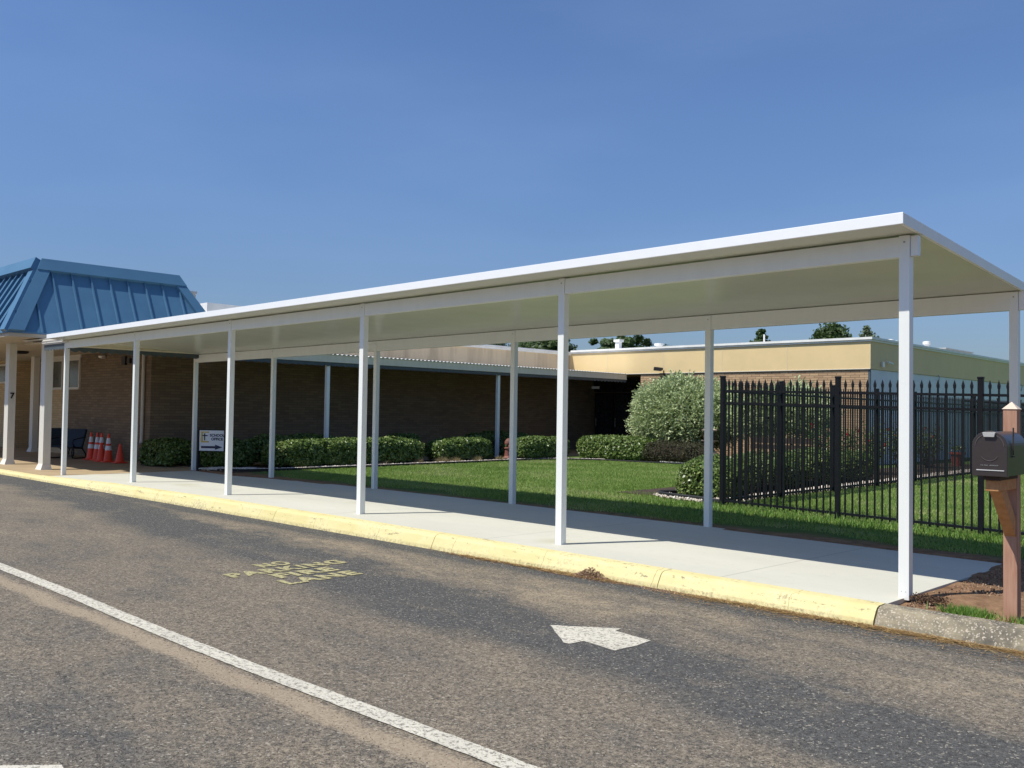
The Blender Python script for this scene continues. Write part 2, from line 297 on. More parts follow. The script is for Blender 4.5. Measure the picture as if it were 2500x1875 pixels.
def blob(name, c, half, n, mat, label=None, cat='hedge', group=None, ex=5, L=.06, W=.035, thick=.16, amp=.10, sc=1.6, parent=None, core=True, dirs=None, floor=-.06):
    c = np.array(c, float); h = np.array(half, float); seed = rng.random()*50
    d = rng.uniform(-1, 1, (n*2, 3)); ax = rng.choice(3, n*2, p=np.array([h[1]*h[2], h[0]*h[2], h[0]*h[1]])/(h[1]*h[2]+h[0]*h[2]+h[0]*h[1]))
    d[np.arange(n*2), ax] = np.where(rng.random(n*2) < .5, -1, 1)
    d = d[(d[:, 2] > -.999)][:n]
    s = d/((np.abs(d)**ex).sum(1, keepdims=True)**(1/ex))
    nrm = unit(np.sign(s)*np.abs(s)**(ex-1)/h)
    P = c+s*h; P = P+nrm*(lump(P, sc, amp, seed)+lump(P, sc*4, amp*.45, seed+9)-thick*rng.random(len(P))**1.6)[:, None]
    P = P[P[:, 2] > floor]; nrm = nrm[:len(P)] if len(nrm) == len(P) else unit((P-c)/h**2)
    root = parent
    if parent is None:
        root = thing(name, (c[0], c[1], floor), label, cat, group)
    V = leaves(P, nrm+np.array([0, 0, .35]), L, W, .7)
    link('foliage', npmesh('foliage', V, 4), mat, root)
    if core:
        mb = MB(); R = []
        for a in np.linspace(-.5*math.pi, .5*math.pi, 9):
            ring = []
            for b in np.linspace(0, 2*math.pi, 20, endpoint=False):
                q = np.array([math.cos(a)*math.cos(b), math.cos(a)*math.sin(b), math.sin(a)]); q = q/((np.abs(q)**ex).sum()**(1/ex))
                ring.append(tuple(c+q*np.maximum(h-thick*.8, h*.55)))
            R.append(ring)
        mb.ring(R).build('stem_or_core', MT['mulch'], root)  # solid core blocks see-through, coloured dark for the shade inside the foliage
    return root
def text_mesh(txt, size, extr=.002, offset=0., spacing=1.0, align='CENTER'):
    cu = bpy.data.curves.new('t', 'FONT'); cu.body = txt; cu.size = size; cu.extrude = extr; cu.offset = offset; cu.space_character = spacing
    cu.align_x = align; cu.align_y = 'CENTER'
    o = bpy.data.objects.new('t', cu); COL.objects.link(o); bpy.context.view_layer.update()
    me = bpy.data.meshes.new_from_object(o.evaluated_get(bpy.context.evaluated_depsgraph_get())); bpy.data.objects.remove(o); return me
def copy_tree(o, parent=None):
    c = o.copy(); COL.objects.link(c)
    if parent is not None: c.parent = parent
    for ch in list(o.children): copy_tree(ch, c)
    return c

# ------------------------------------------------------------------ ground
FX = [0, -3.72, -7.34, -10.93, -14.52, -18.0]; FZ = [0, .022, .036, .033, .012, -.055]
def zf(x):
    x = max(min(x, 0), -18)
    for i in range(5):
        if x >= FX[i+1]:
            t = (FX[i]-x)/(FX[i]-FX[i+1]); return FZ[i]*(1-t)+FZ[i+1]*t
    return FZ[-1]
def zs(x, y): return zf(x)-.018*max(0, min(y, 3.2))*(1 if x > -16 else max(0, 1-(-16-x)/2))
def zg(x, y):   # lawn
    t = max(0, min(1, (y-3)/2)); z = -.045+.012*(1-t)
    if x > -5: z -= .018*min(x+5, 6)*t
    if x > 0 and y < 3: z = -.03+.0*x
    return z
mb = MB(); mb.box(-400, 400, -400, 600, -1.2, -1.0); struct(mb, 'ground', 'lawn')
mb = MB(); nx, ny = 2, 2; mb.v = [(-90, -60, -.14), (90, -60, -.14), (90, -.52, -.14), (-90, -.52, -.14)]; mb.f = [[0, 1, 2, 3]]; struct(mb, 'road', 'asphalt')
# curb pieces
def curb(x0, x1, top, name, mat, n):
    mb = MB(); R = []
    for i in range(n+1):
        x = x0+(x1-x0)*i/n; z = top(x); j = .008*noise.noise(Vector((x*1.3, 0, 0)))
        prof = [(-.345, -.3), (-.345, z), (-.47+j, z-.002), (-.505+j, z-.012), (-.528+j, z-.035), (-.575+j, -.10), (-.59+j, -.145), (-.59, -.3)]
        R.append([(x, y, max(zz, -.3) if k in (0, 7) else zz+.0015*noise.noise(Vector((x*9, y*9, 0)))) for k, (y, zz) in enumerate(prof)])
    mb.ring(R); return struct(mb, name, mat)
edges = [-.045]
x = -.045
cuts = [-2.05, -5.2, -8.6, -12.3, -18.15]
x0 = -.055
for i, c in enumerate(cuts):
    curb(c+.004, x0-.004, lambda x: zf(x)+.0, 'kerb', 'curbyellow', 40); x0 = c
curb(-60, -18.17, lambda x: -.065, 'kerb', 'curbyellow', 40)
curb(-.045, 2.6, lambda x: .0, 'kerb', 'aggregate', 20); curb(2.615, 30, lambda x: .0, 'kerb', 'aggregate', 30)
# new slab under the canopy, joined to the old tan walk
mb = MB(); xs = np.linspace(-17.75, -.04, 50); ys = [-.343, .8, 2, 3.06]
o = 0
for x in xs:
    for y in ys: mb.v.append((x if x > -17.7 else x, y, zs(x, y)))
for i in range(len(xs)-1):
    for j in range(3): a = i*4+j; mb.f.append([a, a+4, a+5, a+1])
n0 = len(mb.v)
for x in xs:
    for y in (ys[0], ys[-1]): mb.v.append((x, y, -.3))
for i in range(len(xs)-1):
    a = i*4; b = n0+2*i; mb.f.append([a, b, b+2, a+4]); mb.f.append([a+3, a+7, b+3, b+1])
for i in (0, len(xs)-1):
    a = i*4; b = n0+2*i; mb.f.append([a, a+1, a+2, a+3, b+1, b])
struct(mb, 'pavement', 'concrete')
mb = MB(); mb.box(-60, -17.755, -.343, 3.4, -.3, -.062); mb.box(-21.2, -17.9, 3.4, 21, -.3, -.05); mb.box(-60, -28.6, 3.4, 8, -.3, -.062); mb.box(-21.2, -17.2, 21, 24, -.3, -.05); struct(mb, 'sidewalk', 'tanwalk')
# lawn sheet
mb = MB(); xs = np.concatenate([np.linspace(-17.5, 4, 70), np.linspace(4.5, 40, 12)]); ys = np.concatenate([np.linspace(-.34, 6, 34), np.linspace(6.3, 30, 50), [60]])
for x in xs:
    for y in ys:
        under = x < -.20 and y < 2.92
        z = -.17 if under else zg(x, y)+.012*noise.noise(Vector((x*.9, y*.9, 3)))
        if x > -.1 and y < 2.9:   # loose dirt banked beside the slab
            z = -.035+.03*noise.noise(Vector((x*3, y*3, 0)))+(.03 if .15 < x < .9 and .1 < y < .8 else 0)
        if y < -.3 and x > -.15: z = -.02
        mb.v.append((x, y, z))
ny = len(ys)
for i in range(len(xs)-1):
    for j in range(ny-1): a = i*ny+j; mb.f.append([a, a+ny, a+ny+1, a+1])
struct(mb, 'lawn', 'lawn', smooth=True)

# painted road markings
def marking(me, name, mat): return tag(link(name, me, mat), kind='structure')
def flat(poly, z=-.136, jag=0, name='road_line', mat='linewhite'):
    P = []
    for i in range(len(poly)):
        a = Vector((*poly[i], 0)); b = Vector((*poly[(i+1) % len(poly)], 0)); n = max(1, int((b-a).length/.04)) if jag else 1
        for k in range(n):
            q = a.lerp(b, k/n); P.append((q.x+jag*noise.noise(q*9), q.y+jag*noise.noise(q*9+Vector((7, 3, 1))), z))
    mb = MB(); mb.v = P; mb.f = [list(range(len(P)))]; return struct(mb, name, mat)
# lane line: narrow strip grid, slightly uneven edge
def strip(pts, wd, name, mat, z, jag=.006, step=.03):
    mb = MB(); 
    P = [Vector((*p, 0)) for p in pts]; Q = []
    for a, b in zip(P[:-1], P[1:]):
        n = max(1, int((b-a).length/step)); Q += [a.lerp(b, k/n) for k in range(n)]
    Q.append(P[-1])
    for i, q in enumerate(Q):
        t = (Q[min(i+1, len(Q)-1)]-Q[max(i-1, 0)]).normalized(); nrm = Vector((-t.y, t.x, 0))
        ww = wd(i/len(Q), q) if callable(wd) else (wd/2, wd/2)
        for sgn, k in ((-1, 0), (1, 1)):
            e = q+nrm*sgn*(ww[k]+jag*noise.noise(q*8+Vector((k*9, 0, 0)))+jag*.8*noise.noise(q*30)); mb.v.append((e.x, e.y, z))
    for i in range(len(Q)-1): a = 2*i; mb.f.append([a, a+2, a+3, a+1])
    return struct(mb, name, mat)
LINE = [(-14.0, -4.49), (-7.2, -4.50), (-3.6, -4.27), (-.84, -4.58), (.4, -4.56), (3, -4.5)]
LINE = [(-20.0, -4.50), (-7.2, -4.555), (-5.2, -4.57), (-4.3, -4.60), (-3.0, -4.62), (-2.3, -4.618), (-.83, -4.59), (.2, -4.58), (6, -4.6)]
strip(LINE, .125, 'road_line', 'linewhite', -.134)
flat([(-1.75, -6.3), (-1.5, -6.02), (-1.36, -6.07), (-1.3, -6.6), (-1.6, -6.7)], jag=.012)
flat([(-1.77, -2.41), (-1.335, -2.10), (-1.32, -2.19), (-.975, -2.235), (-.96, -2.40), (-.985, -2.64), (-1.29, -2.60), (-1.31, -2.73), (-1.36, -2.725)], jag=.008, name='road_arrow')
for txt, X, y0, y1 in (('NO', -5.47, -2.68, -2.33), ('PARKING', -5.17, -3.18, -1.86), ('FIRE', -4.865, -2.86, -2.18), ('LANE', -4.545, -2.98, -2.14)):
    me = text_mesh(txt, .33, .0, .017, 1.18)
    co = np.array([v.co[:] for v in me.vertices]); wd = co[:, 0].max()-co[:, 0].min(); ht = co[:, 1].max()-co[:, 1].min()
    cx = (co[:, 0].max()+co[:, 0].min())/2; cy = (co[:, 1].max()+co[:, 1].min())/2
    for v in me.vertices:
        u_, v_ = (v.co.x-cx)/wd*(y1-y0), (v.co.y-cy)/ht*.245
        Y = (y0+y1)/2+u_; XX = X-v_
        q = Vector((XX, Y, 0)); v.co = (XX+.008*noise.noise(q*14), Y+.008*noise.noise(q*14+Vector((5, 5, 5))), -.134)
    marking(me, 'road_lettering', 'lineyellow')
# straw and dirt washed along the foot of the kerb (uncountable)
def scatter_straw(n, fx, fy, fz, L, name, mat, flatness=.15, W=.004):
    P = np.stack([fx(n), fy(n), np.zeros(n)], 1); P[:, 2] = fz(P)
    th = rng.normal(0, .9, n); t = np.stack([np.cos(th), np.sin(th)*.7, flatness*rng.normal(size=n)], 1)*(L*(.3+rng.random(n)))[:, None]
    b = np.stack([-t[:, 1], t[:, 0], 0*th], 1); b = unit(b)*W
    V = np.stack([P-t/2-b, P-t/2+b, P+t/2], 1)
    return tag(link(name, npmesh(name, V, 3), mat), name.replace('_', ' ')+' lying in loose wisps on the road', None, None, 'stuff')
def sx(n):
    c = rng.choice([-4.3, -3.3, -2.9, -1.2, -.55, .1, .45, 1.0, 1.4], n, p=[.1, .1, .12, .12, .14, .16, .1, .1, .06]); return c+rng.normal(0, .30, n)
scatter_straw(7000, sx, lambda n: -.62-np.abs(rng.normal(0, .045, n)), lambda P: -.135+.012*rng.random(len(P)), .06, 'dry_straw', 'straw')
scatter_straw(900, lambda n: rng.choice([-1.5, -.7, .15, .75, 1.3], n)+rng.normal(0, .22, n), lambda n: -.66-np.abs(rng.normal(0, .13, n)), lambda P: -.134+.006*rng.random(len(P)), .16, 'loose_straw', 'straw', .05, .002)
noise_arr = lambda a, b: np.array([noise.noise(Vector((x*3, y*3, 0))) for x, y in zip(a, b)])
def clods(name, P, r, mat, label):
    n = len(P); U = unit(rng.normal(size=(n, 3))); T = unit(np.cross(U, rng.normal(size=(n, 3)))); B = np.cross(U, T)
    rad = (r*(.4+1.0*rng.random(n)**2))[:, None]; v = [P+U*rad*.7, P-U*rad*.7, P+T*rad, P-T*rad*.8, P+B*rad*.8, P-B*rad]
    F = [(0, 2, 4), (0, 4, 3), (0, 3, 5), (0, 5, 2), (1, 4, 2), (1, 3, 4), (1, 5, 3), (1, 2, 5)]
    V = np.concatenate([np.stack([v[a], v[b], v[c]], 1) for a, b, c in F], 0)
    return tag(link(name, npmesh(name, V, 3, np.tile(rng.random(n), 8)), mat), label, None, None, 'stuff')
n = 5000; c = rng.choice([-4.25, -3.2, -2.85, -2.75, -1.9, -1.0, -.5], n, p=[.1, .15, .25, .2, .1, .1, .1]); PX = c+rng.normal(0, .22, n); hh = .10*np.exp(-((PX+2.8)/.15)**2)
PY = -.60-np.abs(rng.normal(0, .05, n)); clods('kerb_dirt', np.stack([PX, PY, -.138+hh*rng.random(n)*np.exp(-((PY+.6)/.08)**2)], 1), .008, 'dirtclod', 'reddish brown dirt gathered along the foot of the yellow kerb')
n = 9000; PX = rng.uniform(.03, 1.9, n); PY = rng.uniform(-.33, 2.9, n); clods('loose_soil', np.stack([PX, PY, -.04+.03*rng.random(n)**2*np.exp(-PX)+.02*(noise_arr(PX, PY))], 1), .011, 'dirtclod', 'loose brown soil dug up beside the new slab')
n = 60000; rad_ = 1.3+9*rng.random(n)**1.25; th_ = RAD(133.6)+rng.uniform(-.6, .6, n); PX = 2.775+rad_*np.cos(th_); PY = -7.634+rad_*np.sin(th_); ok = PY < -.62
clods('road_grit', np.stack([PX, PY, -.139+0*PX], 1)[ok], .0036, 'grit', 'loose grit and tiny stones scattered over the asphalt')
# clump of dark earth against the near post
n = 900; P = np.array([.13, .02, -.01])+rng.normal(size=(n, 3))*np.array([.075, .035, .02]); P[:, 2] = np.abs(P[:, 2]); P = P[(P[:, 0] > .02) & (P[:, 2] < .045)]; clods('earth_clump', P, .009, 'clump', 'dark lump of dug earth leaning against the nearest canopy post')

# ------------------------------------------------------------------ grass blades
def grass(name, P, H, W, mat, label):
    n = len(P); th = rng.random(n)*2*math.pi; d = np.stack([np.cos(th), np.sin(th), 0*th], 1)
    lean = rng.normal(size=(n, 3))*np.array([.42, .42, 0]); h = (H*(.5+.9*rng.random(n)))[:, None]
    tip = P+h*unit(lean+np.array([0, 0, 1.0])); w_ = (W*(.7+.6*rng.random(n)))[:, None]
    V = np.stack([P-d*w_, P+d*w_, tip], 1)
    pn = np.array([noise.noise(Vector((p[0]*.55, p[1]*.8, 0)))+.5*noise.noise(Vector((p[0]*2.1, p[1]*2.1, 4))) for p in P])
    r = np.clip(.42+.55*pn+.22*rng.normal(size=n), 0, 1)
    return tag(link(name, npmesh(name, V, 3, r), mat), label, None, None, 'stuff')
def lawn_pts(n, x0, x1, y0, y1, keep):
    P = np.stack([rng.uniform(x0, x1, n), rng.uniform(y0, y1, n), np.zeros(n)], 1); P = P[keep(P[:, 0], P[:, 1])]
    P[:, 2] = [zg(p[0], p[1]) for p in P]; return P
gb = lambda x, y: (x > -16.2+.05*np.sin(y*2))
def yback(x): return np.where(x < -14.8, 14.9+0*x, np.where(x < -12.4, 15.3, 15.6))
def keepA(x, y):
    ragged = y > 3.45+.35*np.sin(x*1.7)*np.cos(x*.61)+.25*rng.random(len(x))
    bed = ((x+5.95)**2/.92**2+(y-6.78)**2/.72**2) < 1
    return gb(x, y) & ragged & (y < yback(x)) & ~bed & ~((x > -7.6) & (x < -5.25) & (y > 6.7))
A = lawn_pts(300000, -16.4, -.2, 3.1, 15.7, lambda x, y: keepA(x, y) & (x < -5.2+.0*y))
A2 = lawn_pts(60000, -5.25, 3.6, 3.2, 8.5, lambda x, y: y > 3.5+.3*np.sin(x*1.7)+.2*rng.random(len(x)))
A3 = lawn_pts(110000, -5.2, 3.0, 8.5, 26, lambda x, y: x < 3)
A4 = lawn_pts(2500, .6, 3.8, 1.8, 3.4, lambda x, y: rng.random(len(x)) < np.clip((y-1.4)/2, 0, 1)*.8+.05)
grass('grass', np.concatenate([A, A2, A3, A4]), .044, .0055, 'grass', 'sunlit mown green lawn between the canopy slab and the school buildings')
B = lawn_pts(9000, -6.9, 3, 3.9, 5.6, lambda x, y: (x > -6.6) & (rng.random(len(x)) < .8*np.exp(-((y-5.2)/.5)**2)))
grass('long_grass', B, .11, .007, 'grassdeep', 'longer lush green grass along the foot of the black fence')
n = 1100; C1 = np.array([.52, -.20, -.02])+rng.normal(size=(n, 3))*np.array([.085, .05, 0]); C2 = np.array([1.02, -.22, -.02])+rng.normal(size=(n//2, 3))*np.array([.12, .05, 0])
grass('grass_patch', np.concatenate([C1, C2]), .06, .004, 'grassdeep', 'small patch of bright green grass between the grey kerb and the mailbox post')

# ------------------------------------------------------------------ covered walkway
cw = thing('covered_walkway', (-9, 1.5, 0), 'long white metal walkway canopy on square posts beside the yellow kerb', 'canopy')
bf = lambda x: 2.80+.0050*x; tf = lambda x: 2.980+.0055*x; bR = lambda x: 2.627+.0048*x
PW = .086
RX = [0.03+x for x in FX]
def post(x, y0, zb, zt, front):
    mb = MB(); mb.box(x-PW, x, y0, y0+PW, zb-.02, zt); p = mb.build('post', 'post', cw, bevel=.003)
    b = MB(); zc = zt-.055; cy = y0-.001
    b.ring([[(x-PW/2+.009*math.cos(a), cy, zc+.009*math.sin(a)) for a in np.linspace(0, 6.283, 9)[:-1]], [(x-PW/2+.007*math.cos(a), cy-.006, zc+.007*math.sin(a)) for a in np.linspace(0, 6.283, 9)[:-1]]])
    b.build('bolt', 'greymetal', p)
    if front:
        for q in (.025, .06): b = MB(); b.box(x-PW+q-.003, x-PW+q+.003, y0-.002, y0+.001, zb+.045, zb+.051); b.build('bolt', 'greymetal', p)
def sbeam(x0, x1, ya, yb, lo, hi, name='beam'):
    mb = MB(); mb.quadbox([(x0, ya, lo(x0)), (x1, ya, lo(x1)), (x1, yb, lo(x1)), (x0, yb, lo(x0)), (x0, ya, hi(x0)), (x1, ya, hi(x1)), (x1, yb, hi(x1)), (x0, yb, hi(x0))])
    return mb.build(name, 'post', cw, bevel=.002)
ru = lambda x, y: 3.0+.0055*x-.051*(y+.35)     # roof underside
for i in range(6):
    post(FX[i], 0, zs(FX[i], 0), tf(FX[i])-.004, True)
    rx = RX[i]; post(rx, 3.0, zs(rx, 3.0), ru(rx, 3.0)-.006, False)
for i in range(6):
    xr = FX[i]-PW; xl = (FX[i+1]+.005) if i < 5 else -18.2
    if i == 5: continue
    sbeam(xl, xr-.0, .004, .082, bf, lambda x: tf(x)-.012)
    xr2 = RX[i]-PW; sbeam(RX[i+1]+.005, xr2, 3.004, 3.082, bR, lambda x: ru(x, 3.082)-.001)
sbeam(.003, .062, .012, .074, bf, lambda x: tf(x)-.012, 'beam_end'); sbeam(.033, .085, 3.012, 3.074, bR, lambda x: ru(x, 3.074)-.001, 'beam_end')
# roof: ribbed pan underside, white fascias
X0, X1, Y0, Y1 = -18.12, .07, -.35, 3.34
mb = MB(); nxr = 61
xs = np.linspace(X0+.02, X1-.02, nxr)
R = []
for x in xs: R.append([(x, Y0+.02, ru(x, Y0+.02)+.004), (x, Y1-.02, ru(x, Y1-.02)+.004), (x, Y1-.02, ru(x, Y1)+.075), (x, Y0+.02, ru(x, Y0)+.082)])
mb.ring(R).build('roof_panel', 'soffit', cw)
def fasc(p, q, ya, yb, nm='fascia'): pass
mb = MB(); mb.quadbox([(X0, Y0-.012, ru(X0, Y0)), (X1+.012, Y0-.012, ru(X1, Y0)), (X1+.012, Y0+.018, ru(X1, Y0)), (X0, Y0+.018, ru(X0, Y0)), (X0, Y0-.012, ru(X0, Y0)+.092), (X1+.012, Y0-.012, ru(X1, Y0)+.092), (X1+.012, Y0+.018, ru(X1, Y0)+.092), (X0, Y0+.018, ru(X0, Y0)+.092)]); mb.build('fascia', 'fascia', cw, bevel=.003)
mb = MB(); mb.quadbox([(X0, Y1-.018, ru(X0, Y1)), (X1, Y1-.018, ru(X1, Y1)), (X1, Y1+.012, ru(X1, Y1)), (X0, Y1+.012, ru(X0, Y1)), (X0, Y1-.018, ru(X0, Y1)+.085), (X1, Y1-.018, ru(X1, Y1)+.085), (X1, Y1+.012, ru(X1, Y1)+.085), (X0, Y1+.012, ru(X0, Y1)+.085)]); mb.build('fascia', 'fascia', cw)
for xe in ((X1-.018, X1+.012), (X0-.012, X0+.018)):
    a, b = xe; mb = MB(); ya, yb = Y0+.02, Y1-.02
    mb.quadbox([(a, ya, ru(a, ya)-.001), (b, ya, ru(a, ya)-.001), (b, yb, ru(a, yb)-.001), (a, yb, ru(a, yb)-.001), (a, ya, ru(a, ya)+.09), (b, ya, ru(a, ya)+.09), (b, yb, ru(a, yb)+.09), (a, yb, ru(a, yb)+.09)]); mb.build('fascia', 'post', cw, bevel=.002)

# ------------------------------------------------------------------ old walkway awning along the long wing
aw = thing('walkway_awning', (-19, 10, 0), 'old flat metal awning with scalloped slate blue edge along the dark brick wall', 'awning')
AX0, AX1, AY0, AY1 = -20.8, -17.8, .02, 20.25
mb = MB(); R = []; n = 540    # corrugated deck
for i in range(n+1):
    y = AY0+(AY1-AY0)*i/n; dz = .013*math.sin(y*2*math.pi/.15)
    R.append([(AX0+.02, y, 2.985+dz), (AX1+.022, y, 2.957+dz), (AX1+.022, y, 2.952+dz), (AX0+.02, y, 2.980+dz)])
mb.ring(R).build('roof_deck', 'coping', aw)
mb = MB(); mb.box(AX1-.05, AX1, AY0, AY1, 2.74, 2.935); mb.box(AX1, AX1+.02, AY0, AY1, 2.735, 2.765); mb.box(AX1-.05, AX1+.012, AY0, AY1, 2.925, 2.94); mb.build('fascia', 'awningtrim', aw)
mb = MB(); mb.box(-19.35, AX1-.05, AY0-.03, AY0+.03, 2.83, 2.95); mb.box(-19.35, AX1-.05, AY0-.05, AY0-.03, 2.86, 2.875); mb.box(-19.35, AX1-.05, AY0-.05, AY0-.03, 2.91, 2.925); mb.build('fascia', 'trimwhite', aw)
mb = MB()
def scallop(p, q, z0, z1, dep, pitch):
    L_ = (Vector(q)-Vector(p)).length; n = int(L_/pitch)*8
    top = []; bot = []
    for i in range(n+1):
        v = Vector(p).lerp(Vector(q), i/n); top.append((v.x, v.y, z1)); bot.append((v.x, v.y, z0+dep*abs(math.sin(i*math.pi/8))*-1+dep))
    o = len(mb.v); mb.v.extend(top+bot); m = n+1
    for i in range(n): mb.f.append([o+i, o+i+1, o+m+i+1, o+m+i])
scallop((AX1-.01, AY0, 0), (AX1-.01, AY1, 0), 2.625, 2.74, .035, .2); scallop((AX1-.014, AY1, 0), (AX1-.014, AY0, 0), 2.625, 2.74, .035, .2)
scallop((-19.35, AY0, 0), (AX1, AY0, 0), 2.69, 2.83, .03, .17); mb.build('valance', 'slate', aw)
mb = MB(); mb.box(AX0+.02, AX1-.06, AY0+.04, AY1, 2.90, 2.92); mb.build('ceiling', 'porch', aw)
for y in (6.78, 13.4):
    mb = MB(); mb.box(AX1-.14, AX1-.04, y-.05, y+.05, -.05, 2.74); mb.build('post', 'post', aw, bevel=.004)
mb = MB(); mb.box(AX1-.16, AX1-.04, 3.3, 3.38, -.05, 2.7); 

# ------------------------------------------------------------------ long brick wing
lw = thing('long_brick_wing', (-24, 12, 0), 'long dark brick school wing with stained cream fascia behind the clipped hedges', 'building')
WX = -21.2
mb = MB(); mb.box(-34, WX, 5.02, 24, -.3, 2.95); mb.box(-27.2, WX, 3.4, 5.02, -.3, 3.1); 
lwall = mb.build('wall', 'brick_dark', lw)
mb = MB(); mb.box(-34, -20.83, 5.1, 24, 2.955, 3.76); mb.build('fascia', 'stained', lw)
mb = MB(); mb.box(-34, -20.76, 5.0, 24, 3.762, 3.83); mb.box(-34, -20.72, 4.96, 24, 3.832, 3.90); mb.build('coping', 'coping', lw)
mb = MB(); mb.box(-27, -22.6, 5.7, 12.0, 3.90, 4.60); mb.build('rooftop_parapet', 'coping', lw)
mb = MB(); mb.box(-25.6, -24.4, 5.9, 6.2, 3.90, 4.6); mb.box(-24.15, -24.0, 5.85, 6.05, 3.90, 5.03); mb.box(-24.3, -23.97, 5.8, 6.08, 5.0, 5.08); mb.build('roof_vent', 'greymetal', lw)
# ------------------------------------------------------------------ yellow fascia block
yb = thing('classroom_block', (-14, 28, 0), 'tan brick classroom block with yellow fascia band and white coping', 'building')
mb = MB(); mb.box(-17.35, -8.70, 20.535, 52, -.3, 2.95); mb.build('wall', 'brick_tan', yb)
mb = MB(); mb.box(-8.698, -8.66, 20.60, 52, -.3, 2.95); mb.build('side_wall', 'bluewhite', yb)
mb = MB(); mb.box(-8.72, -8.655, 20.532, 20.598, -.3, 2.955); mb.build('corner_trim', 'slate', yb)
mb = MB(); mb.box(-20.828, -8.63, 20.5, 52.3, 2.96, 3.82)
mb.build('fascia', 'yellow', yb)
mb = MB()
for xj in (-18.9, -16.3, -13.86, -11.4): mb.box(xj-.004, xj+.004, 20.494, 20.502, 2.965, 3.815)
mb.box(-20.82, -8.64, 20.488, 20.5, 2.955, 2.975); mb.build('panel_joint', 'trimwhite', yb)
mb = MB(); mb.box(-20.76, -8.59, 20.46, 52.34, 3.822, 3.88); mb.box(-20.72, -8.55, 20.42, 52.38, 3.882, 3.955); mb.build('coping', 'coping', yb)
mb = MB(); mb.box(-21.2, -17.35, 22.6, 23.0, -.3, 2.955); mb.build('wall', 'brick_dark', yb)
mb = MB(); mb.box(-17.37, -17.352, 20.56, 22.6, -.3, 2.955); mb.build('door_recess', 'darkframe', yb)
for i, x in enumerate((-21.1, -20.1, -19.05)):
    d = MB(); w_ = .95
    d.box(x, x+.07, 22.5, 22.58, -.05, 2.3); d.box(x+w_-.07, x+w_, 22.5, 22.58, -.05, 2.3); d.box(x+.07, x+w_-.07, 22.5, 22.58, 2.18, 2.3); d.box(x+.07, x+w_-.07, 22.5, 22.58, -.05, .2); d.box(x+.07, x+w_-.07, 22.5, 22.58, .95, 1.03)
    dr = d.build('door', 'darkframe', yb)
    p = MB(); p.box(x+.07, x+w_-.07, 22.53, 22.55, .2, .95); p.box(x+.07, x+w_-.07, 22.53, 22.55, 1.03, 2.18); p.build('pane', 'glass', dr)
    h = MB(); h.tube([(x+.12, 22.44, .9), (x+.12, 22.44, 1.25)], .012); h.build('handle', 'greymetal', dr)
d = MB(); d.box(-21.15, -18.05, 22.5, 22.56, 2.34, 2.9); d.build('transom', 'glass', yb)
s = MB(); s.box(-20.0, -19.62, 20.9, 20.92, 2.42, 2.52); s.build('door_notice', 'trimwhite', yb)
# floodlight under the fascia
f = MB(); f.tube([(-16.2, 20.53, 2.82), (-16.2, 20.40, 2.84), (-16.2, 20.36, 2.95), (-16.2, 20.36, 3.06)], .022); f.box(-16.24, -16.16, 20.44, 20.53, 2.72, 2.9)
fl = f.build('floodlight', 'black', yb)
f = MB(); f.quadbox([(-16.56, 20.22, 3.06), (-16.26, 20.26, 3.03), (-16.26, 20.40, 3.08), (-16.56, 20.36, 3.11), (-16.54, 20.22, 3.19), (-16.26, 20.26, 3.16), (-16.26, 20.40, 3.16), (-16.54, 20.36, 3.2)]); f.build('lamp_head', 'darkframe', fl)
f = MB(); f.box(-8.61, -8.55, 21.3, 21.42, 3.05, 3.22); f.tube([(-8.52, 21.6, 3.22), (-8.5, 21.95, 3.18)], .035); f.build('security_camera', 'silver', yb)
# roof clutter
def vent(x, y, z0, h, r, hood=True):
    m = MB(); m.lathe([(r, 0), (r, h*.7), (r*1.5, h*.72), (r*1.5, h*.95), (r*.6, h)] if hood else [(r, 0), (r, h)], (x, y, z0), 12); m.build('roof_vent', 'coping', yb)
m = MB(); m.box(-20.6, -18.6, 22, 23.5, 3.95, 4.08); m.build('roof_curb', 'coping', yb)
m = MB(); m.box(-19.68, -19.5, 22.0, 22.2, 4.05, 4.36); m.box(-19.73, -19.44, 21.95, 22.25, 4.36, 4.46); m.build('roof_vent', 'coping', yb)
vent(-17.62, 22.1, 3.9, .33, .12); vent(-13.05, 22, 3.9, .45, .03, False); vent(-9.75, 25.0, 3.9, .34, .07); vent(-9.55, 25.0, 3.9, .28, .05); vent(-9.3, 27.3, 3.9, .40, .09)
m = MB(); m.box(-12.0, -9.2, 29.0, 32.2, 3.9, 4.12); m.box(-12.05, -9.15, 28.95, 32.25, 4.12, 4.16); m.build('rooftop_unit', 'greymetal', yb)
# drip stain brackets along side fascia
for y in (26.5, 37, 44): m = MB(); m.tube([(-8.64, y, 3.0), (-8.58, y, 2.95), (-8.62, y, 2.7)], .02); m.build('drain_spout', 'greymetal', yb)

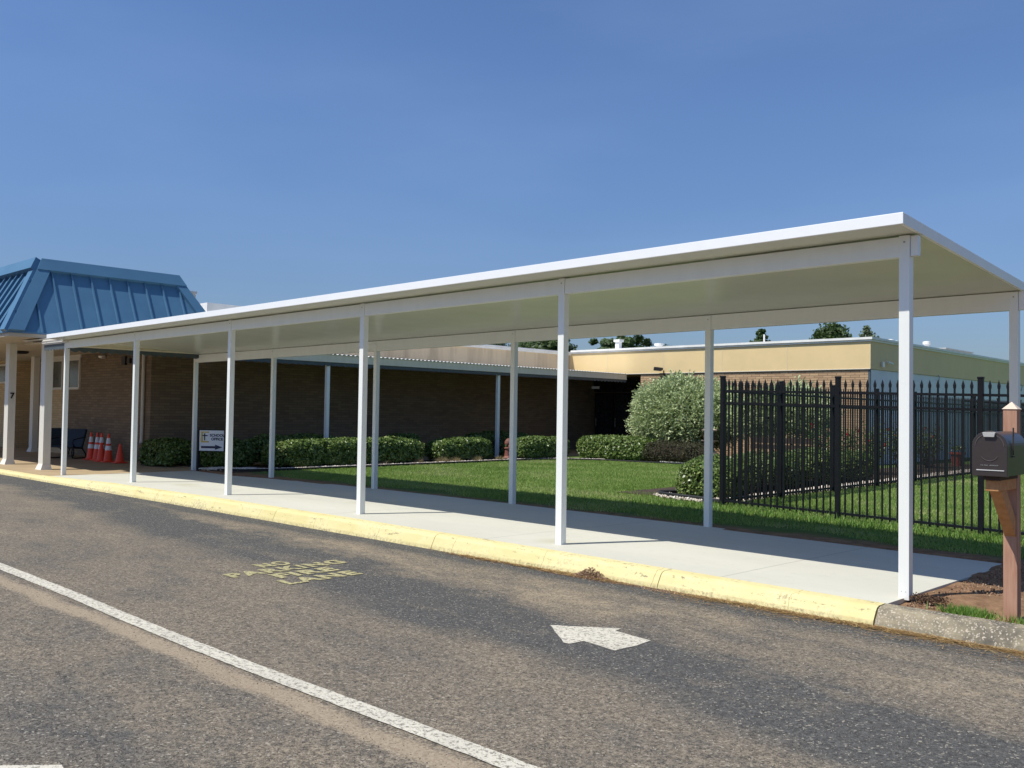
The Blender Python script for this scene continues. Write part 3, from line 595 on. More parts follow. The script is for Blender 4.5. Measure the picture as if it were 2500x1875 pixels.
# ------------------------------------------------------------------ entrance porch with blue mansard roof
en = thing('entrance_porch_building', (-26, 2, -.06), 'brick entrance building with blue metal mansard roof and cream columns', 'building')
EX, EY0, EY1, EZ = -19.7, -.65, 4.85, 3.13; D, TZ = 1.0, 4.93
LX = -46
mb = MB()
e = [(LX, EY0, EZ), (EX, EY0, EZ), (EX, EY1, EZ), (LX, EY1, EZ)]; t = [(LX, EY0+D, TZ), (EX-D, EY0+D, TZ), (EX-D, EY1-D, TZ), (LX, EY1-D, TZ)]
mb.quadbox(e+t)
U = Vector((D, 0, TZ-EZ)).normalized()
def seam(p0, p1, nrm, wd=.035, h=.045):
    p0 = Vector(p0); p1 = Vector(p1); nrm = Vector(nrm).normalized(); side = (p1-p0).normalized().cross(nrm)*wd/2
    mb.quadbox([p0-side, p0+side, p1+side, p1-side, p0-side+nrm*h, p0+side+nrm*h, p1+side+nrm*h, p1-side+nrm*h])
nR = (TZ-EZ, 0, D); nF = (0, -(TZ-EZ), D)
for i in range(13):     # right slope
    y = EY0+.28+i*.46
    if y > EY1-.1: break
    tmax = min(1, (y-EY0)/D, (EY1-y)/D)
    if tmax > .08: seam((EX, y, EZ), (EX-D*tmax, y, EZ+(TZ-EZ)*tmax), nR)
for i in range(60):     # front slope
    x = EX-.28-i*.43; tmax = min(1, (EX-x)/D)
    if x < LX: break
    if tmax > .08: seam((x, EY0, EZ), (x, EY0+D*tmax, EZ+(TZ-EZ)*tmax), nF, .045, .06)
mb.build('roof', 'blue', en)
mb = MB()      # hip flashings and the top band standing proud
def slab(P, nrm, h=.07):
    nrm = Vector(nrm).normalized()*h; P = [Vector(p) for p in P]; mb.quadbox(P+[p+nrm for p in P])
s1 = .86; q = lambda tt, x, y: None
def R_(t_, y): return (EX-D*t_, y, EZ+(TZ-EZ)*t_)
def F_(t_, x): return (x, EY0+D*t_, EZ+(TZ-EZ)*t_)
slab([R_(.86, EY0+D*.86-.0), R_(.86, EY1-D*.86), R_(1.02, EY1-D), R_(1.02, EY0+D)], nR, .10)
slab([F_(.86, LX), F_(.86, EX-D*.86), F_(1.02, EX-D), F_(1.02, LX)], nF, .15)
slab([R_(0, EY0), R_(0, EY0+.34), R_(.86, EY0+D*.86+.30), R_(.86, EY0+D*.86)], nR, .08)
slab([R_(0, EY1-.3), R_(0, EY1), R_(.86, EY1-D*.86), R_(.86, EY1-D*.86-.28)], nR, .08)
slab([F_(0, EX-.34), F_(0, EX), F_(.86, EX-D*.86), F_(.86, EX-D*.86-.30)], nF, .08)
mb.build('roof_flashing', 'blue', en)
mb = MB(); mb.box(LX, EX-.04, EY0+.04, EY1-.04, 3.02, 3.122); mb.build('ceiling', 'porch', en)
mb = MB(); mb.box(LX, EX-.02, EY0+.0, EY0+.035, 3.10, 3.135); mb.box(EX-.035, EX, EY0, EY1, 3.10, 3.135); mb.build('eave_trim', 'blue', en)
mb = MB(); mb.box(-28.5, -21.702, 3.402, 5.0, -.3, 3.02); mb.box(LX, -32.2, 3.402, 5, -.3, 3.02); mb.build('wall', 'brick', en)
mb = MB(); mb.box(-32.2, -28.5, 6.2, 6.4, -.3, 3.02); mb.build('wall', 'brick_dark', en)  # darker brick here puts the shade of the entry recess into the colour
for a_ in (-28.52, -32.38): mb = MB(); mb.box(a_, a_+.17, 3.39, 6.2, -.06, 3.02); mb.build('recess_jamb', 'trimwhite', en)
def column(x, y, num=None):
    mb = MB(); w2, d2 = .285, .17
    P = []    # fluted outline
    def side(ax, a, b, c, sg):
        m = 14
        for i in range(m):
            u_ = a+(b-a)*i/m; off = .006 if i % 2 else 0
            P.append((u_, c+sg*off) if ax == 'x' else (c+sg*off, u_))
    side('x', x, x+w2, y, 1); side('y', y, y+d2, x+w2, -1); side('x', x+w2, x, y+d2, -1); side('y', y+d2, y, x, 1)
    mb.prism(P, -.062, 3.03); c = mb.build('column', 'beigemetal', en)
    b = MB(); b.ring([[(x-.05, y-.05, -.062), (x+w2+.03, y-.05, -.062), (x+w2+.03, y+d2+.03, -.062), (x-.05, y+d2+.03, -.062)], [(x-.003, y-.003, .07), (x+w2+.003, y-.003, .07), (x+w2+.003, y+d2+.003, .07), (x-.003, y+d2+.003, .07)]]); b.build('base', 'beigemetal', c)
    if num:
        me = text_mesh(num, .20, .004, .006); o = link('house_number', me, 'black', c)
        o.rotation_euler = (RAD(90), 0, RAD(90)); o.location = (x+w2+.012, y+.085, 1.68)
column(-20.2, .26); column(-22.69, .26, '7'); column(-28.95, 2.96); column(-25.2-2.3, .26); column(-31.9, .26)
# windows
def window(x0, x1, z0, z1, y=3.395):
    m = MB(); fr = .07; m.box(x0, x1, y-.04, y+.01, z1-fr, z1); m.box(x0, x1, y-.05, y+.01, z0, z0+fr); m.box(x0, x0+fr, y-.04, y+.01, z0+fr, z1-fr); m.box(x1-fr, x1, y-.04, y+.01, z0+fr, z1-fr)
    w_ = m.build('window', 'trimwhite', en); g = MB(); g.box(x0+fr, x1-fr, y-.015, y-.005, z0+fr, z1-fr); g.build('pane', plain('grey window glass', (.10, .11, .10), .15, .4, .6, sc=1.5), w_)
window(-28.25, -27.35, 1.95, 2.92); window(-26.95, -26.0, 1.95, 2.92); window(-33.5, -32.6, 2.2, 2.9)
m = MB(); m.box(-28.3, -25.95, 3.36, 3.4, 2.925, 3.02); m.build('window_header', 'trimwhite', en)
m = MB(); m.tube([(-21.55, 3.34, 3.0), (-21.55, 3.34, .6), (-21.50, 3.30, .45)], .045); m.build('downspout', 'trimwhite', en)
m = MB(); m.lathe([(.09, 0), (.11, -.03), (.09, -.07), (.03, -.09)], (-24.2, 3.3, 2.93), 14); m.build('wall_lamp', 'silver', en)
m = MB(); m.box(-22.95, -22.72, 3.33, 3.4, 2.62, 2.86); m.box(-22.6, -22.42, 3.33, 3.4, 2.66, 2.8); m.build('wall_box', 'darkframe', en)
m = MB(); m.lathe([(.26, 0), (.26, -.05), (.2, -.08)], (-25.9, 1.6, 3.02), 20); m.build('ceiling_lamp', 'darkframe', en)

# ------------------------------------------------------------------ plantings
m = MB(); m.box(-17.85, -16.35, 3.1, 15.4, -.2, -.02); m.box(-16.35, -9.5, 15.75, 20.8, -.2, -.02); m.box(-7.7, -5.35, 6.3, 24, -.2, -.025); m.box(-21.15, -18.7, 3.42, 5.0, -.2, -.02); struct(m, 'flower_bed', 'mulch')
GH = 'clipped green hedges between the lawn and the dark brick wing'
hedges = [((-17.15, 6.95, .32), (.55, 2.5, .37), 'longest clipped hedge, nearest the canopy, behind the white stone edging', 22000),
 ((-17.2, 11.1, .31), (.5, 1.12, .34), 'short clipped hedge left of the reddish garden ornament', 9500),
 ((-16.75, 14.15, .31), (.55, 1.2, .36), 'clipped hedge right of the reddish garden ornament', 11000),
 ((-15.0, 16.1, .33), (1.55, .6, .39), 'clipped hedge in front of the dark doorway, touching the big shrub', 15000)]
for c, h, lab, n in hedges: blob('hedge', c, h, n, 'hedge', lab, 'hedge', GH, ex=4, L=.085, W=.05, amp=.07)
for c, h, lab, n in [((-19.9, 3.35, .28), (.75, .55, .36), 'dark shaded hedge below the brick corner left of the office sign', 8000),
    ((-18.55, 4.2, .28), (.7, .6, .37), 'dark shaded hedge behind the office sign', 8000), ((-18.4, 9.9, .33), (.4, .5, .42), 'dark shaded hedge glimpsed in the gap between two clipped hedges', 4000),
    ((-18.35, 6.0, .33), (.4, 1.6, .43), 'dark shaded hedge row rising behind the longest clipped hedge', 5000), ((-18.3, 13.9, .35), (.35, 1.7, .45), 'dark loose hedge behind the hedge right of the ornament', 5000)]:
    blob('hedge', c, h, n, 'hedge', lab, 'hedge', 'dark hedges in the shade of the awning', ex=3.5, L=.085, W=.05, amp=.09)
def sprigs(root, c, h, n, mat, L=.30, zmin=.35):
    """arching twigs, each carrying small paired leaves"""
    c = np.array(c, float); h = np.array(h, float); d = unit(rng.normal(size=(n, 3))); d[:, 2] = np.where(d[:, 2] < -.85, -d[:, 2], d[:, 2])
    seed = rng.random()*40; rr_ = (rng.random(n)**.28)
    P = c+d*h*rr_[:, None]; P += d*(lump(P, 1.1, .28, seed)+lump(P, 3, .12, seed+5))[:, None]
    g = unit(d*np.array([1, 1, .5])+np.array([0, 0, .55])+.45*rng.normal(size=(n, 3)))
    out = []
    ll = L*(.5+rng.random(n))
    for k in range(7):
        t = k/6; Q = P+g*(ll*t)[:, None]+np.array([0, 0, -.10])*(t*t); s = unit(np.cross(g, rng.normal(size=(n, 3))))
        out.append(leaves(Q+s*.012, s+np.array([0, 0, .3]), .12*(1-.4*t), .046, .4, dirs=g*.8+s*.6))
    V = np.concatenate(out, 0); r = np.tile(rng.random(n), 7)*.6+rng.random(len(V))*.4
    link('foliage', npmesh('foliage', V, 4, r), mat, root)
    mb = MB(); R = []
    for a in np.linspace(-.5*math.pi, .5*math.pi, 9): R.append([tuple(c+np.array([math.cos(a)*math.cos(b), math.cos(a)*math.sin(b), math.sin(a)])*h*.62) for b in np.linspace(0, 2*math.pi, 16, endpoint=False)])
    mb.ring(R).build('dark_core', 'darkleaf', root)  # solid inner body, its dark colour stands in for shade between the twigs
def stems(root, x, y, n, z, spread, r=.03):
    m = MB()
    for i in range(n):
        a = i*2.4; m.tube([(x+.08*math.cos(a), y+.08*math.sin(a), -.1), (x+spread*.4*math.cos(a), y+spread*.4*math.sin(a), z*.5), (x+spread*math.cos(a), y+spread*math.sin(a), z)], [r, r*.8, r*.5], 6)
    m.build('stem_or_core', 'bark', root)
sh = thing('silver_shrub', (-13.5, 17.7, 0), 'large rounded silver green shrub in front of the tan brick wall', 'shrub'); sprigs(sh, (-13.45, 17.6, 1.38), (1.85, 1.5, 1.18), 9000, 'silverleaf'); stems(sh, -13.45, 17.8, 7, 1.2, .9)
sh = thing('silver_shrub', (-10, 16.6, 0), 'silver green shrub seen through the black fence pickets', 'shrub'); sprigs(sh, (-9.75, 16.9, 1.5), (1.5, 1.2, .75), 4500, 'silverleaf'); stems(sh, -9.75, 16.9, 7, 1.4, .8)
blob('dark_bush', (-12.75, 15.95, .28), (1.3, .5, .38), 9000, 'darkleaf', 'low dark brownish bush under the large silver shrub', 'bush', None, ex=2.6, L=.07, W=.02, amp=.08)
blob('round_bush', (-5.95, 6.75, .26), (.62, .5, .38), 9000, 'hedge', 'rounded green bush in the stone bed at the end of the black fence', 'bush', None, ex=2.8, L=.07, W=.036, amp=.09)
HS = 'green bushes inside the side fence'
for i, (y, hh_, lab) in enumerate([(7.9, .62, 'leafy bush behind the front fence, next to the round bush'), (9.6, .66, 'leafy bush second from the front fence along the side fence'), (11.4, .66, 'leafy bush third from the front fence along the side fence'), (13.3, .6, 'leafy bush farthest along the side fence, before the roses')]):
    blob('bush', (-6.4, y, hh_/2), (.62, .95, hh_/2+.04), 7000, 'hedge', lab, 'bush', HS, ex=3, L=.075, W=.038, amp=.12)
# rose bushes
for i, y in enumerate((14.2, 16.2, 18.4, 20.6)):
    lab = ['rose bush nearest the brick corner with the tallest red blooms', 'second rose bush along the side fence with scattered red blooms', 'third rose bush along the side fence, half behind the white post', 'farthest rose bush along the side fence, reddish and sparse'][i]
    rt = thing('rose_bush', (-6.9, y, 0), lab, 'rose bush', 'rose bushes along the side fence')
    m = MB(); tips = []
    for k_ in range(26):
        a = rng.random()*6.28; r_ = .25+.75*rng.random(); tx, ty, tz = -6.9+.6*r_*math.cos(a), y+.95*r_*math.sin(a), .75+.55*rng.random()
        m.tube([(-6.9+.1*math.cos(a), y+.1*math.sin(a), -.05), ((-6.9+tx)/2, (y+ty)/2, tz*.55), (tx, ty, tz)], [.012, .008, .004], 4); tips.append((tx, ty, tz))
    m.build('stem_or_core', 'bark', rt); T = np.array(tips)
    Pn = np.repeat(T, 60, 0); base = np.array([-6.9, y, 0]); tt = rng.random(len(Pn))**.7; Pn = base+(Pn-base)*(.3+.7*tt)[:, None]+rng.normal(size=Pn.shape)*.07
    link('foliage', npmesh('foliage', leaves(Pn, np.tile([0, 0, 1.], (len(Pn), 1)), .06, .035, 1), 4), 'hedge', rt)
    for k_ in range(5 if i < 2 else 3):
        p = T[k_]; Pb = p+rng.normal(size=(30, 3))*.02; link('bloom', npmesh('bloom', leaves(Pb, Pb-p, .04, .035, .5), 4), 'rosered', rt)
# dry tufts along the stone edging
tl = ['first dry grass tuft from the canopy along the white edging', 'pale green dry tuft, second from the canopy on the edging', 'wide dry tuft beside the gap between two hedges', 'reddish dry tuft in front of the short left hedge', 'dry tuft in front of the middle of the short hedge', 'small reddish tuft just left of the garden ornament', 'largest dry tuft just right of the garden ornament']
for i, (x, y, s_) in enumerate([(-16.62, 7.75, .8), (-16.6, 8.95, .9), (-16.6, 9.85, 1.0), (-16.58, 10.35, .9), (-16.58, 11.2, .9), (-16.58, 12.15, .8), (-16.6, 13.25, 1.25)]):
    rt = thing('dry_tuft', (x, y, 0), tl[i], 'plant', 'dry tufts along the white edging'); n = 500
    base = np.array([x, y, -.02])+rng.normal(size=(n, 3))*np.array([.05, .06, 0]); dd = unit(rng.normal(size=(n, 3))*np.array([.7, .7, .2])+np.array([0, 0, .8])); ln = (.2*s_*(.5+.7*rng.random(n)))[:, None]
    b_ = unit(np.cross(dd, rng.normal(size=(n, 3))))*.005; link('blades', npmesh('blades', np.stack([base-b_, base+b_, base+dd*ln], 1), 3), 'drygrass', rt)
# white stone strips
def pebbles(name, P, r, label): return clods(name, P, r, 'pebble', label)
def strip_pts(n, pts, wd):
    pts = [np.array(p, float) for p in pts]; seg = np.array([np.linalg.norm(b-a) for a, b in zip(pts[:-1], pts[1:])]); k_ = rng.choice(len(seg), n, p=seg/seg.sum()); t = rng.random(n)
    A_ = np.array(pts)[k_]; B_ = np.array(pts)[k_+1]; P = A_+(B_-A_)*t[:, None]; d = unit(B_-A_); nn = np.stack([-d[:, 1], d[:, 0]], 1); P = P+nn*(rng.uniform(-.5, .5, n)*wd)[:, None]
    return np.concatenate([P, (-.022+.03*rng.random(n))[:, None]], 1)
pebbles('white_stones', strip_pts(9000, [(-17.3, 3.25), (-16.5, 4.2), (-16.42, 9), (-16.4, 13), (-16.0, 14.4), (-14.9, 15.2)], .22), .028, 'white stone strip edging the lawn below the long row of hedges')
pebbles('scattered_stones', strip_pts(2500, [(-17.7, 3.3), (-17.0, 3.5), (-16.9, 4.1)], .7), .022, 'scattered pale stones on the shaded bed beside the office sign')
pebbles('white_stones', strip_pts(4500, [(-6.75, 6.4), (-6.2, 6.12), (-5.6, 6.05), (-5.35, 6.6), (-5.42, 8), (-5.38, 10)], .34), .032, 'white stones around the round bush and along the near side fence')
pebbles('white_stones', strip_pts(9000, [(-5.4, 10), (-5.42, 14), (-5.5, 20), (-5.55, 27)], .40), .035, 'broad white stone strip along the far side fence below the roses')
m = MB(); m.tube([(-17.0, 3.12, .0), (-16.55, 3.6, .0), (-16.32, 4.6, .0), (-16.3, 9, .0), (-16.28, 13, .0), (-15.9, 14.3, .0), (-14.9, 15.0, .0), (-12.3, 15.35, .0), (-9, 15.6, 0)], .022, 6); tag(m.build('bed_edging', 'rubber'), 'black plastic edging between the lawn and the long hedge bed', 'garden edging')
m = MB(); m.tube([(-5.2, 6.0, .0), (-5.75, 5.98, .03), (-6.3, 6.05, .035), (-6.72, 6.25, .03), (-6.9, 6.55, .02), (-6.7, 7.0, .02)], .035, 6); tag(m.build('bed_edging', 'rubber'), 'curved black edging around the round bush by the fence corner', 'garden edging')
m = MB(); m.box(-13.1, -11.9, 15.62, 15.70, -.05, .025); m.quadbox([(-11.9, 16.2, -.05), (-9.9, 15.75, -.05), (-9.9, 15.85, -.05), (-11.9, 16.3, -.05), (-11.9, 16.2, .03), (-9.9, 15.75, .03), (-9.9, 15.85, .03), (-11.9, 16.3, .03)]); tag(m.build('border_stones', 'coping', bevel=.01), 'low white border stones at the back of the lawn below the silver shrubs', 'border')

# ------------------------------------------------------------------ garden pieces
g = thing('garden_ornament', (-16.85, 12.9, 0), 'rusty red garden ornament standing in the gap between two hedges', 'ornament')
m = MB(); m.lathe([(.16, 0), (.17, .05), (.12, .10), (.10, .30), (.13, .33), (.13, .36), (.09, .38)], (-16.85, 12.84, -.02), 16); m.build('body', 'terracotta', g, smooth=False)
m = MB(); m.lathe([(.0, .46), (.11, .46), (.12, .50), (.105, .56), (.07, .62), (.02, .65), (.0, .655)], (-16.85, 12.84, -.02), 16); m.lathe([(.05, .36), (.06, .42), (.05, .47)], (-16.85, 12.84, -.02), 10); m.build('cap', 'terracotta', g)
m = MB(); m.ring([[(-16.85+.0+k_, 12.84+.085*math.cos(a), .40-.02+.0+.085*math.sin(a)) for a in np.linspace(0, 6.283, 13)[:-1]] for k_ in (.08, .15)]); m.build('outlet', 'terracotta', g)
m = MB(); m.lathe([(.19, 0), (.21, .06), (.14, .12), (.12, .2), (.17, .34), (.15, .37)], (-16.9, 13.22, -.02), 14); m.build('pot', 'terracotta', g)
g = thing('stone_pedestal', (-11.98, 16.6, 0), 'tan stone pedestal carrying a dark figure, half hidden behind a canopy post', 'pedestal')
m = MB(); m.box(-12.25, -11.72, 16.4, 16.85, -.05, .13); m.box(-12.21, -11.76, 16.44, 16.8, .13, .30); m.ring([[(-12.17, 16.48, .3), (-11.8, 16.48, .3), (-11.8, 16.78, .3), (-12.17, 16.78, .3)], [(-12.08, 16.56, .42), (-11.89, 16.56, .42), (-11.89, 16.7, .42), (-12.08, 16.7, .42)]]); m.build('base', 'stone', g, bevel=.012)
m = MB(); m.lathe([(.11, .42), (.15, .5), (.13, .58), (.17, .7), (.21, .82), (.15, .9), (.09, .95), (.11, 1.02), (.07, 1.1)], (-11.98, 16.62, 0), 12); m.build('figure', 'bronze', g, smooth=True)
m = MB(); m.lathe([(.16, .62), (.25, .66), (.26, .69), (.12, .66)], (-11.98, 16.62, 0), 16); m.lathe([(.10, .93), (.24, .97), (.25, 1.0), (.06, 1.08)], (-11.98, 16.62, 0), 7); m.build('bowl', 'stone', g)
g = thing('garden_bench', (-7.9, 13.6, 0), 'dark wooden bench behind the fence in front of the silver shrub', 'bench')
m = MB(); m.box(-9.1, -7.2, 13.35, 13.9, .40, .46); m.build('seat', 'wood_dark', g)
m = MB(); m.box(-9.1, -7.2, 13.9, 13.95, .60, .72); m.box(-9.1, -7.2, 13.9, 13.95, .76, .90); m.build('backrest', 'wood_dark', g)
for x, y in ((-9.05, 13.38), (-7.3, 13.38), (-9.05, 13.86), (-7.3, 13.86)):
    m = MB(); m.box(x, x+.07, y, y+.07, -.05, .40 if y < 13.5 else .9); m.build('leg', 'wood_dark', g)
g = thing('flower_pot', (-6.6, 22.3, 0), 'red clay pot beyond the side fence near the pale wall', 'pot')
m = MB(); m.lathe([(.14, 0), (.2, .36), (.23, .37), (.23, .43), (.19, .43)], (-6.75, 22.6, -.03), 18); m.build('pot', 'redpot', g)
blob('x', (-6.75, 22.6, .52), (.2, .2, .14), 300, 'hedge', parent=g, core=False, ex=2, L=.05, W=.03)

# ------------------------------------------------------------------ black picket fences
pk = None
def picket_mesh():
    m = MB(); s_ = .011; m.box(-s_, s_, -s_, s_, .04, 1.98)
    m.ring([[(a*s_, b*s_, 1.98) for a, b in ((-1, -1), (1, -1), (1, 1), (-1, 1))], [(a*.017, b*.010, 1.995) for a, b in ((-1, -1), (1, -1), (1, 1), (-1, 1))], [(a*.020, b*.010, 2.03) for a, b in ((-1, -1), (1, -1), (1, 1), (-1, 1))], [(a*.001, b*.001, 2.105) for a, b in ((-1, -1), (1, -1), (1, 1), (-1, 1))]])
    me = bpy.data.meshes.new('picket'); me.from_pydata(m.v, [], m.f); me.materials.append(MT['black']); return me
PK = picket_mesh()
def fence(p, q, spans, name, label, zfn, vis=100, npk=17, skip_first=False):
    p = Vector((*p, 0)); q = Vector((*q, 0)); rt = thing(name, (p.x, p.y, 0), label, 'fence'); n = len(spans)-1; d = (q-p).normalized(); cnt = 0; rest = []
    for i, s_ in enumerate(spans):
        a = p+d*s_; z = zfn(a)
        if not (i == 0 and skip_first):
            m = MB(); m.box(a.x-.034, a.x+.034, a.y-.034, a.y+.034, z-.1, z+2.12); m.box(a.x-.038, a.x+.038, a.y-.038, a.y+.038, z+2.12, z+2.15); m.build('post', 'black', rt, bevel=.004)
        if i == n: break
        b = p+d*spans[i+1]; zb = zfn(b); side = Vector((-d.y, d.x, 0))*.018
        for h in (.085, 1.70, 1.90):
            m = MB(); a0 = a+d*.03; b0 = b-d*.03
            m.quadbox([(a0-side)+Vector((0, 0, z+h-.018)), (b0-side)+Vector((0, 0, zb+h-.018)), (b0+side)+Vector((0, 0, zb+h-.018)), (a0+side)+Vector((0, 0, z+h-.018)), (a0-side)+Vector((0, 0, z+h+.018)), (b0-side)+Vector((0, 0, zb+h+.018)), (b0+side)+Vector((0, 0, zb+h+.018)), (a0+side)+Vector((0, 0, z+h+.018))])
            m.build('rail', 'black', rt)
        for k_ in range(npk):
            t_ = (k_+.5)/npk if npk > 1 else .5; t_ = .03+.94*t_; c = a.lerp(b, t_); zz = z+(zb-z)*t_
            if cnt < vis:
                o = bpy.data.objects.new('picket', PK); COL.objects.link(o); o.parent = rt; o.location = (c.x-p.x, c.y-p.y, zz); cnt += 1
                if abs(d.y) > .7: o.rotation_euler = (0, 0, math.pi/2)
            else: rest.append((c.x, c.y, zz))
    if rest:
        m = MB(); base = MB(); s_ = .011
        for x, y, z in rest: m.box(x-s_, x+s_, y-s_, y+s_, z+.04, z+1.98); m.ring([[(x+a*w_, y+b*w_, z+h) for a, b in ((-1, -1), (1, -1), (1, 1), (-1, 1))] for w_, h in ((s_, 1.98), (.018, 2.02), (.001, 2.10))])
        tag(m.build('picket_run', 'black', rt), kind='stuff')
    return rt
fz = lambda a: -.035-.019*max(0, a.x+5.1)
fence((-5.10, 5.72), (5.5, 5.72), [0, 1.97, 3.97, 5.97, 7.97, 9.97], 'picket_fence', 'black steel spear top fence running parallel to the canopy', lambda a: fz(a), vis=85)
fence((-5.16, 5.80), (-5.16, 30), [0, 2.1, 4.3, 6.5, 8.75, 10.9, 13.15, 15.3, 17.5, 19.7, 22], 'picket_fence', 'black steel spear top fence running away toward the pale side wall', lambda a: -.04-.003*(a.y-5.8), vis=100, npk=18, skip_first=True)

# ------------------------------------------------------------------ mailbox
mx = thing('mailbox', (.79, -.11, -.02), 'dark bronze mailbox on a wooden post behind the grey kerb', 'mailbox')
m = MB(); m.box(.742, .838, -.16, -.064, -.1, 1.545); pst = m.build('post', 'cedar', mx, bevel=.004)
m = MB(); m.ring([[(.736, -.166, 1.545), (.844, -.166, 1.545), (.844, -.058, 1.545), (.736, -.058, 1.545)], [(.789, -.113, 1.60), (.791, -.113, 1.60), (.791, -.111, 1.60), (.789, -.111, 1.60)]]); m.build('cap', plain('pale cut wood', (.62, .50, .40), .7, .1), pst)
m = MB(); m.box(.745, .835, -.60, -.161, .955, 1.035); m.build('arm', 'pine', mx, bevel=.006)
m = MB(); m.box(.735, .845, -.62, -.17, 1.036, 1.062); m.build('mounting_board', 'wood_dark', mx)
m = MB(); m.quadbox([(.75, -.50, .953), (.83, -.50, .953), (.83, -.40, .953), (.75, -.40, .953), (.75, -.25, .953), (.83, -.25, .953), (.83, -.2, .953), (.75, -.2, .953)])
m = MB(); m.quadbox([(.752, -.52, .953), (.828, -.52, .953), (.828, -.161, .60), (.752, -.161, .60), (.752, -.39, .953), (.828, -.39, .953), (.828, -.161, .735), (.752, -.161, .735)]); m.build('brace', 'pine', mx)
def arch(x0, x1, z0, z1, n=18):
    r = (x1-x0)/2; cx = (x0+x1)/2; zc = z1-r*.92; return [(x0, z0)]+[(cx-r*math.cos(a), zc+r*.92*math.sin(a)) for a in np.linspace(0, math.pi, n)]+[(x1, z0)]
bx0, bx1, bz0, bz1 = .675, .905, 1.064, 1.385
A_ = arch(bx0+.006, bx1-.006, bz0+.004, bz1-.005); m = MB(); m.ring([[(x, y, z) for x, z in A_] for y in (-.625, -.17)]); bd = m.build('box', 'mailbox', mx)
A_ = arch(bx0, bx1, bz0, bz1); m = MB(); m.ring([[(x, y, z) for x, z in A_] for y in (-.655, -.615)]); dr = m.build('door', 'mailbox', mx, bevel=.004)
A2_ = arch(bx0+.022, bx1-.022, bz0+.03, bz1-.022); m = MB()
m.tube([(x, -.656, z) for x, z in A2_[1:-1]], .003, 5); m.tube([(.79+.062*math.cos(a), -.657, 1.235+.062*math.sin(a)) for a in np.linspace(-2.6, -.5, 16)], .0022, 5); m.build('embossing', plain('worn bronze', (.10, .085, .08), .25, .1), dr)
m = MB(); m.box(.705, .885, -.659, -.655, 1.105, 1.111); m.build('trim_strip', 'silver', dr)
m = MB(); m.quadbox([(.757, -.672, 1.343), (.823, -.672, 1.343), (.823, -.655, 1.343), (.757, -.655, 1.343), (.750, -.678, 1.372), (.832, -.678, 1.372), (.832, -.655, 1.375), (.750, -.655, 1.375)]); m.build('handle', 'silver', dr)
me = text_mesh('U.S. MAIL  APPROVED', .010, .0006, 0, 1.2)
o = link('embossed_lettering', me, 'greymetal', dr); o.rotation_euler = (RAD(90), 0, 0); o.location = (.79, -.657, 1.142)
m = MB(); m.box(bx1-.003, bx1+.006, -.52, -.514, 1.215, 1.41); m.box(bx1-.001, bx1+.005, -.525, -.509, 1.36, 1.41); m.lathe([(.012, 0), (.012, .01)], (bx1+.0, -.517, 1.2), 8); m.build('flag', 'mailbox', mx)

# ------------------------------------------------------------------ office sign
sg = thing('office_sign', (-17.6, 2.95, -.05), 'white SCHOOL OFFICE sign with arrow on a black frame beside a rear canopy post', 'sign')
m = MB(); m.box(-17.66, -17.60, 2.93, 2.99, -.06, .93); m.build('leg', 'black', sg)
sx0, sx1, sz0, sz1, sy = -17.60, -16.72, .40, .92, 2.90
ang = RAD(38)   # turned toward the lot
def S_(u_, z, d_=0): # point on the sign plane
    u_ = u_*.79
    return (-17.63+u_*math.cos(ang)+d_*math.sin(ang), 2.96+u_*math.sin(ang)-d_*math.cos(ang), z)
def plate(u0, u1, z0, z1, d0, d1, name, mat, par):
    m = MB(); m.quadbox([S_(u0, z0, d0), S_(u1, z0, d0), S_(u1, z0, d1), S_(u0, z0, d1), S_(u0, z1, d0), S_(u1, z1, d0), S_(u1, z1, d1), S_(u0, z1, d1)]); return m.build(name, mat, par)
W_ = .80; plate(.03, W_, .415, .445-.02, 0, .02, 'frame', 'black', sg); plate(.03, W_, .915, .935, 0, .02, 'frame', 'black', sg); plate(W_, W_+.02, .415, .935, 0, .02, 'frame', 'black', sg)
pn = plate(.03, W_, .427, .913, .005, .016, 'panel', 'signwhite', sg)
def sign_text(t_, u_, z, size, off=.004):
    o = link('lettering', text_mesh(t_, size, .001, off, 1.05), 'signnavy', pn); o.rotation_euler = (RAD(90), 0, ang); o.location = S_(u_, z, .018)
sign_text('SCHOOL', .585, .795, .086); sign_text('OFFICE', .585, .705, .086)
plate(.10, .36, .49, .535, .016, .018, 'arrow', 'signnavy', pn)
m = MB(); m.ring([[S_(.09, .488, .018), S_(.53, .488, .018), S_(.53, .455, .018), S_(.76, .515, .018), S_(.53, .575, .018), S_(.53, .54, .018), S_(.09, .54, .018)], [S_(.09, .488, .02), S_(.53, .488, .02), S_(.53, .455, .02), S_(.76, .515, .02), S_(.53, .575, .02), S_(.53, .54, .02), S_(.09, .54, .02)]]); m.build('arrow', 'signnavy', pn)
em = plate(.08, .33, .855, .885, .017, .019, 'emblem', 'gold', pn); plate(.08, .33, .625, .66, .017, .019, 'emblem', 'gold', pn); plate(.08, .14, .66, .855, .017, .0185, 'emblem', 'gold', pn)
m = MB()
for a, b, c_, d_ in ((.18, .215, .675, .84), (.12, .29, .775, .80)): m.quadbox([S_(a, c_, .02), S_(b, c_, .02), S_(b, c_, .022), S_(a, c_, .022), S_(a, d_, .02), S_(b, d_, .02), S_(b, d_, .022), S_(a, d_, .022)])
m.build('cross', 'signnavy', pn)

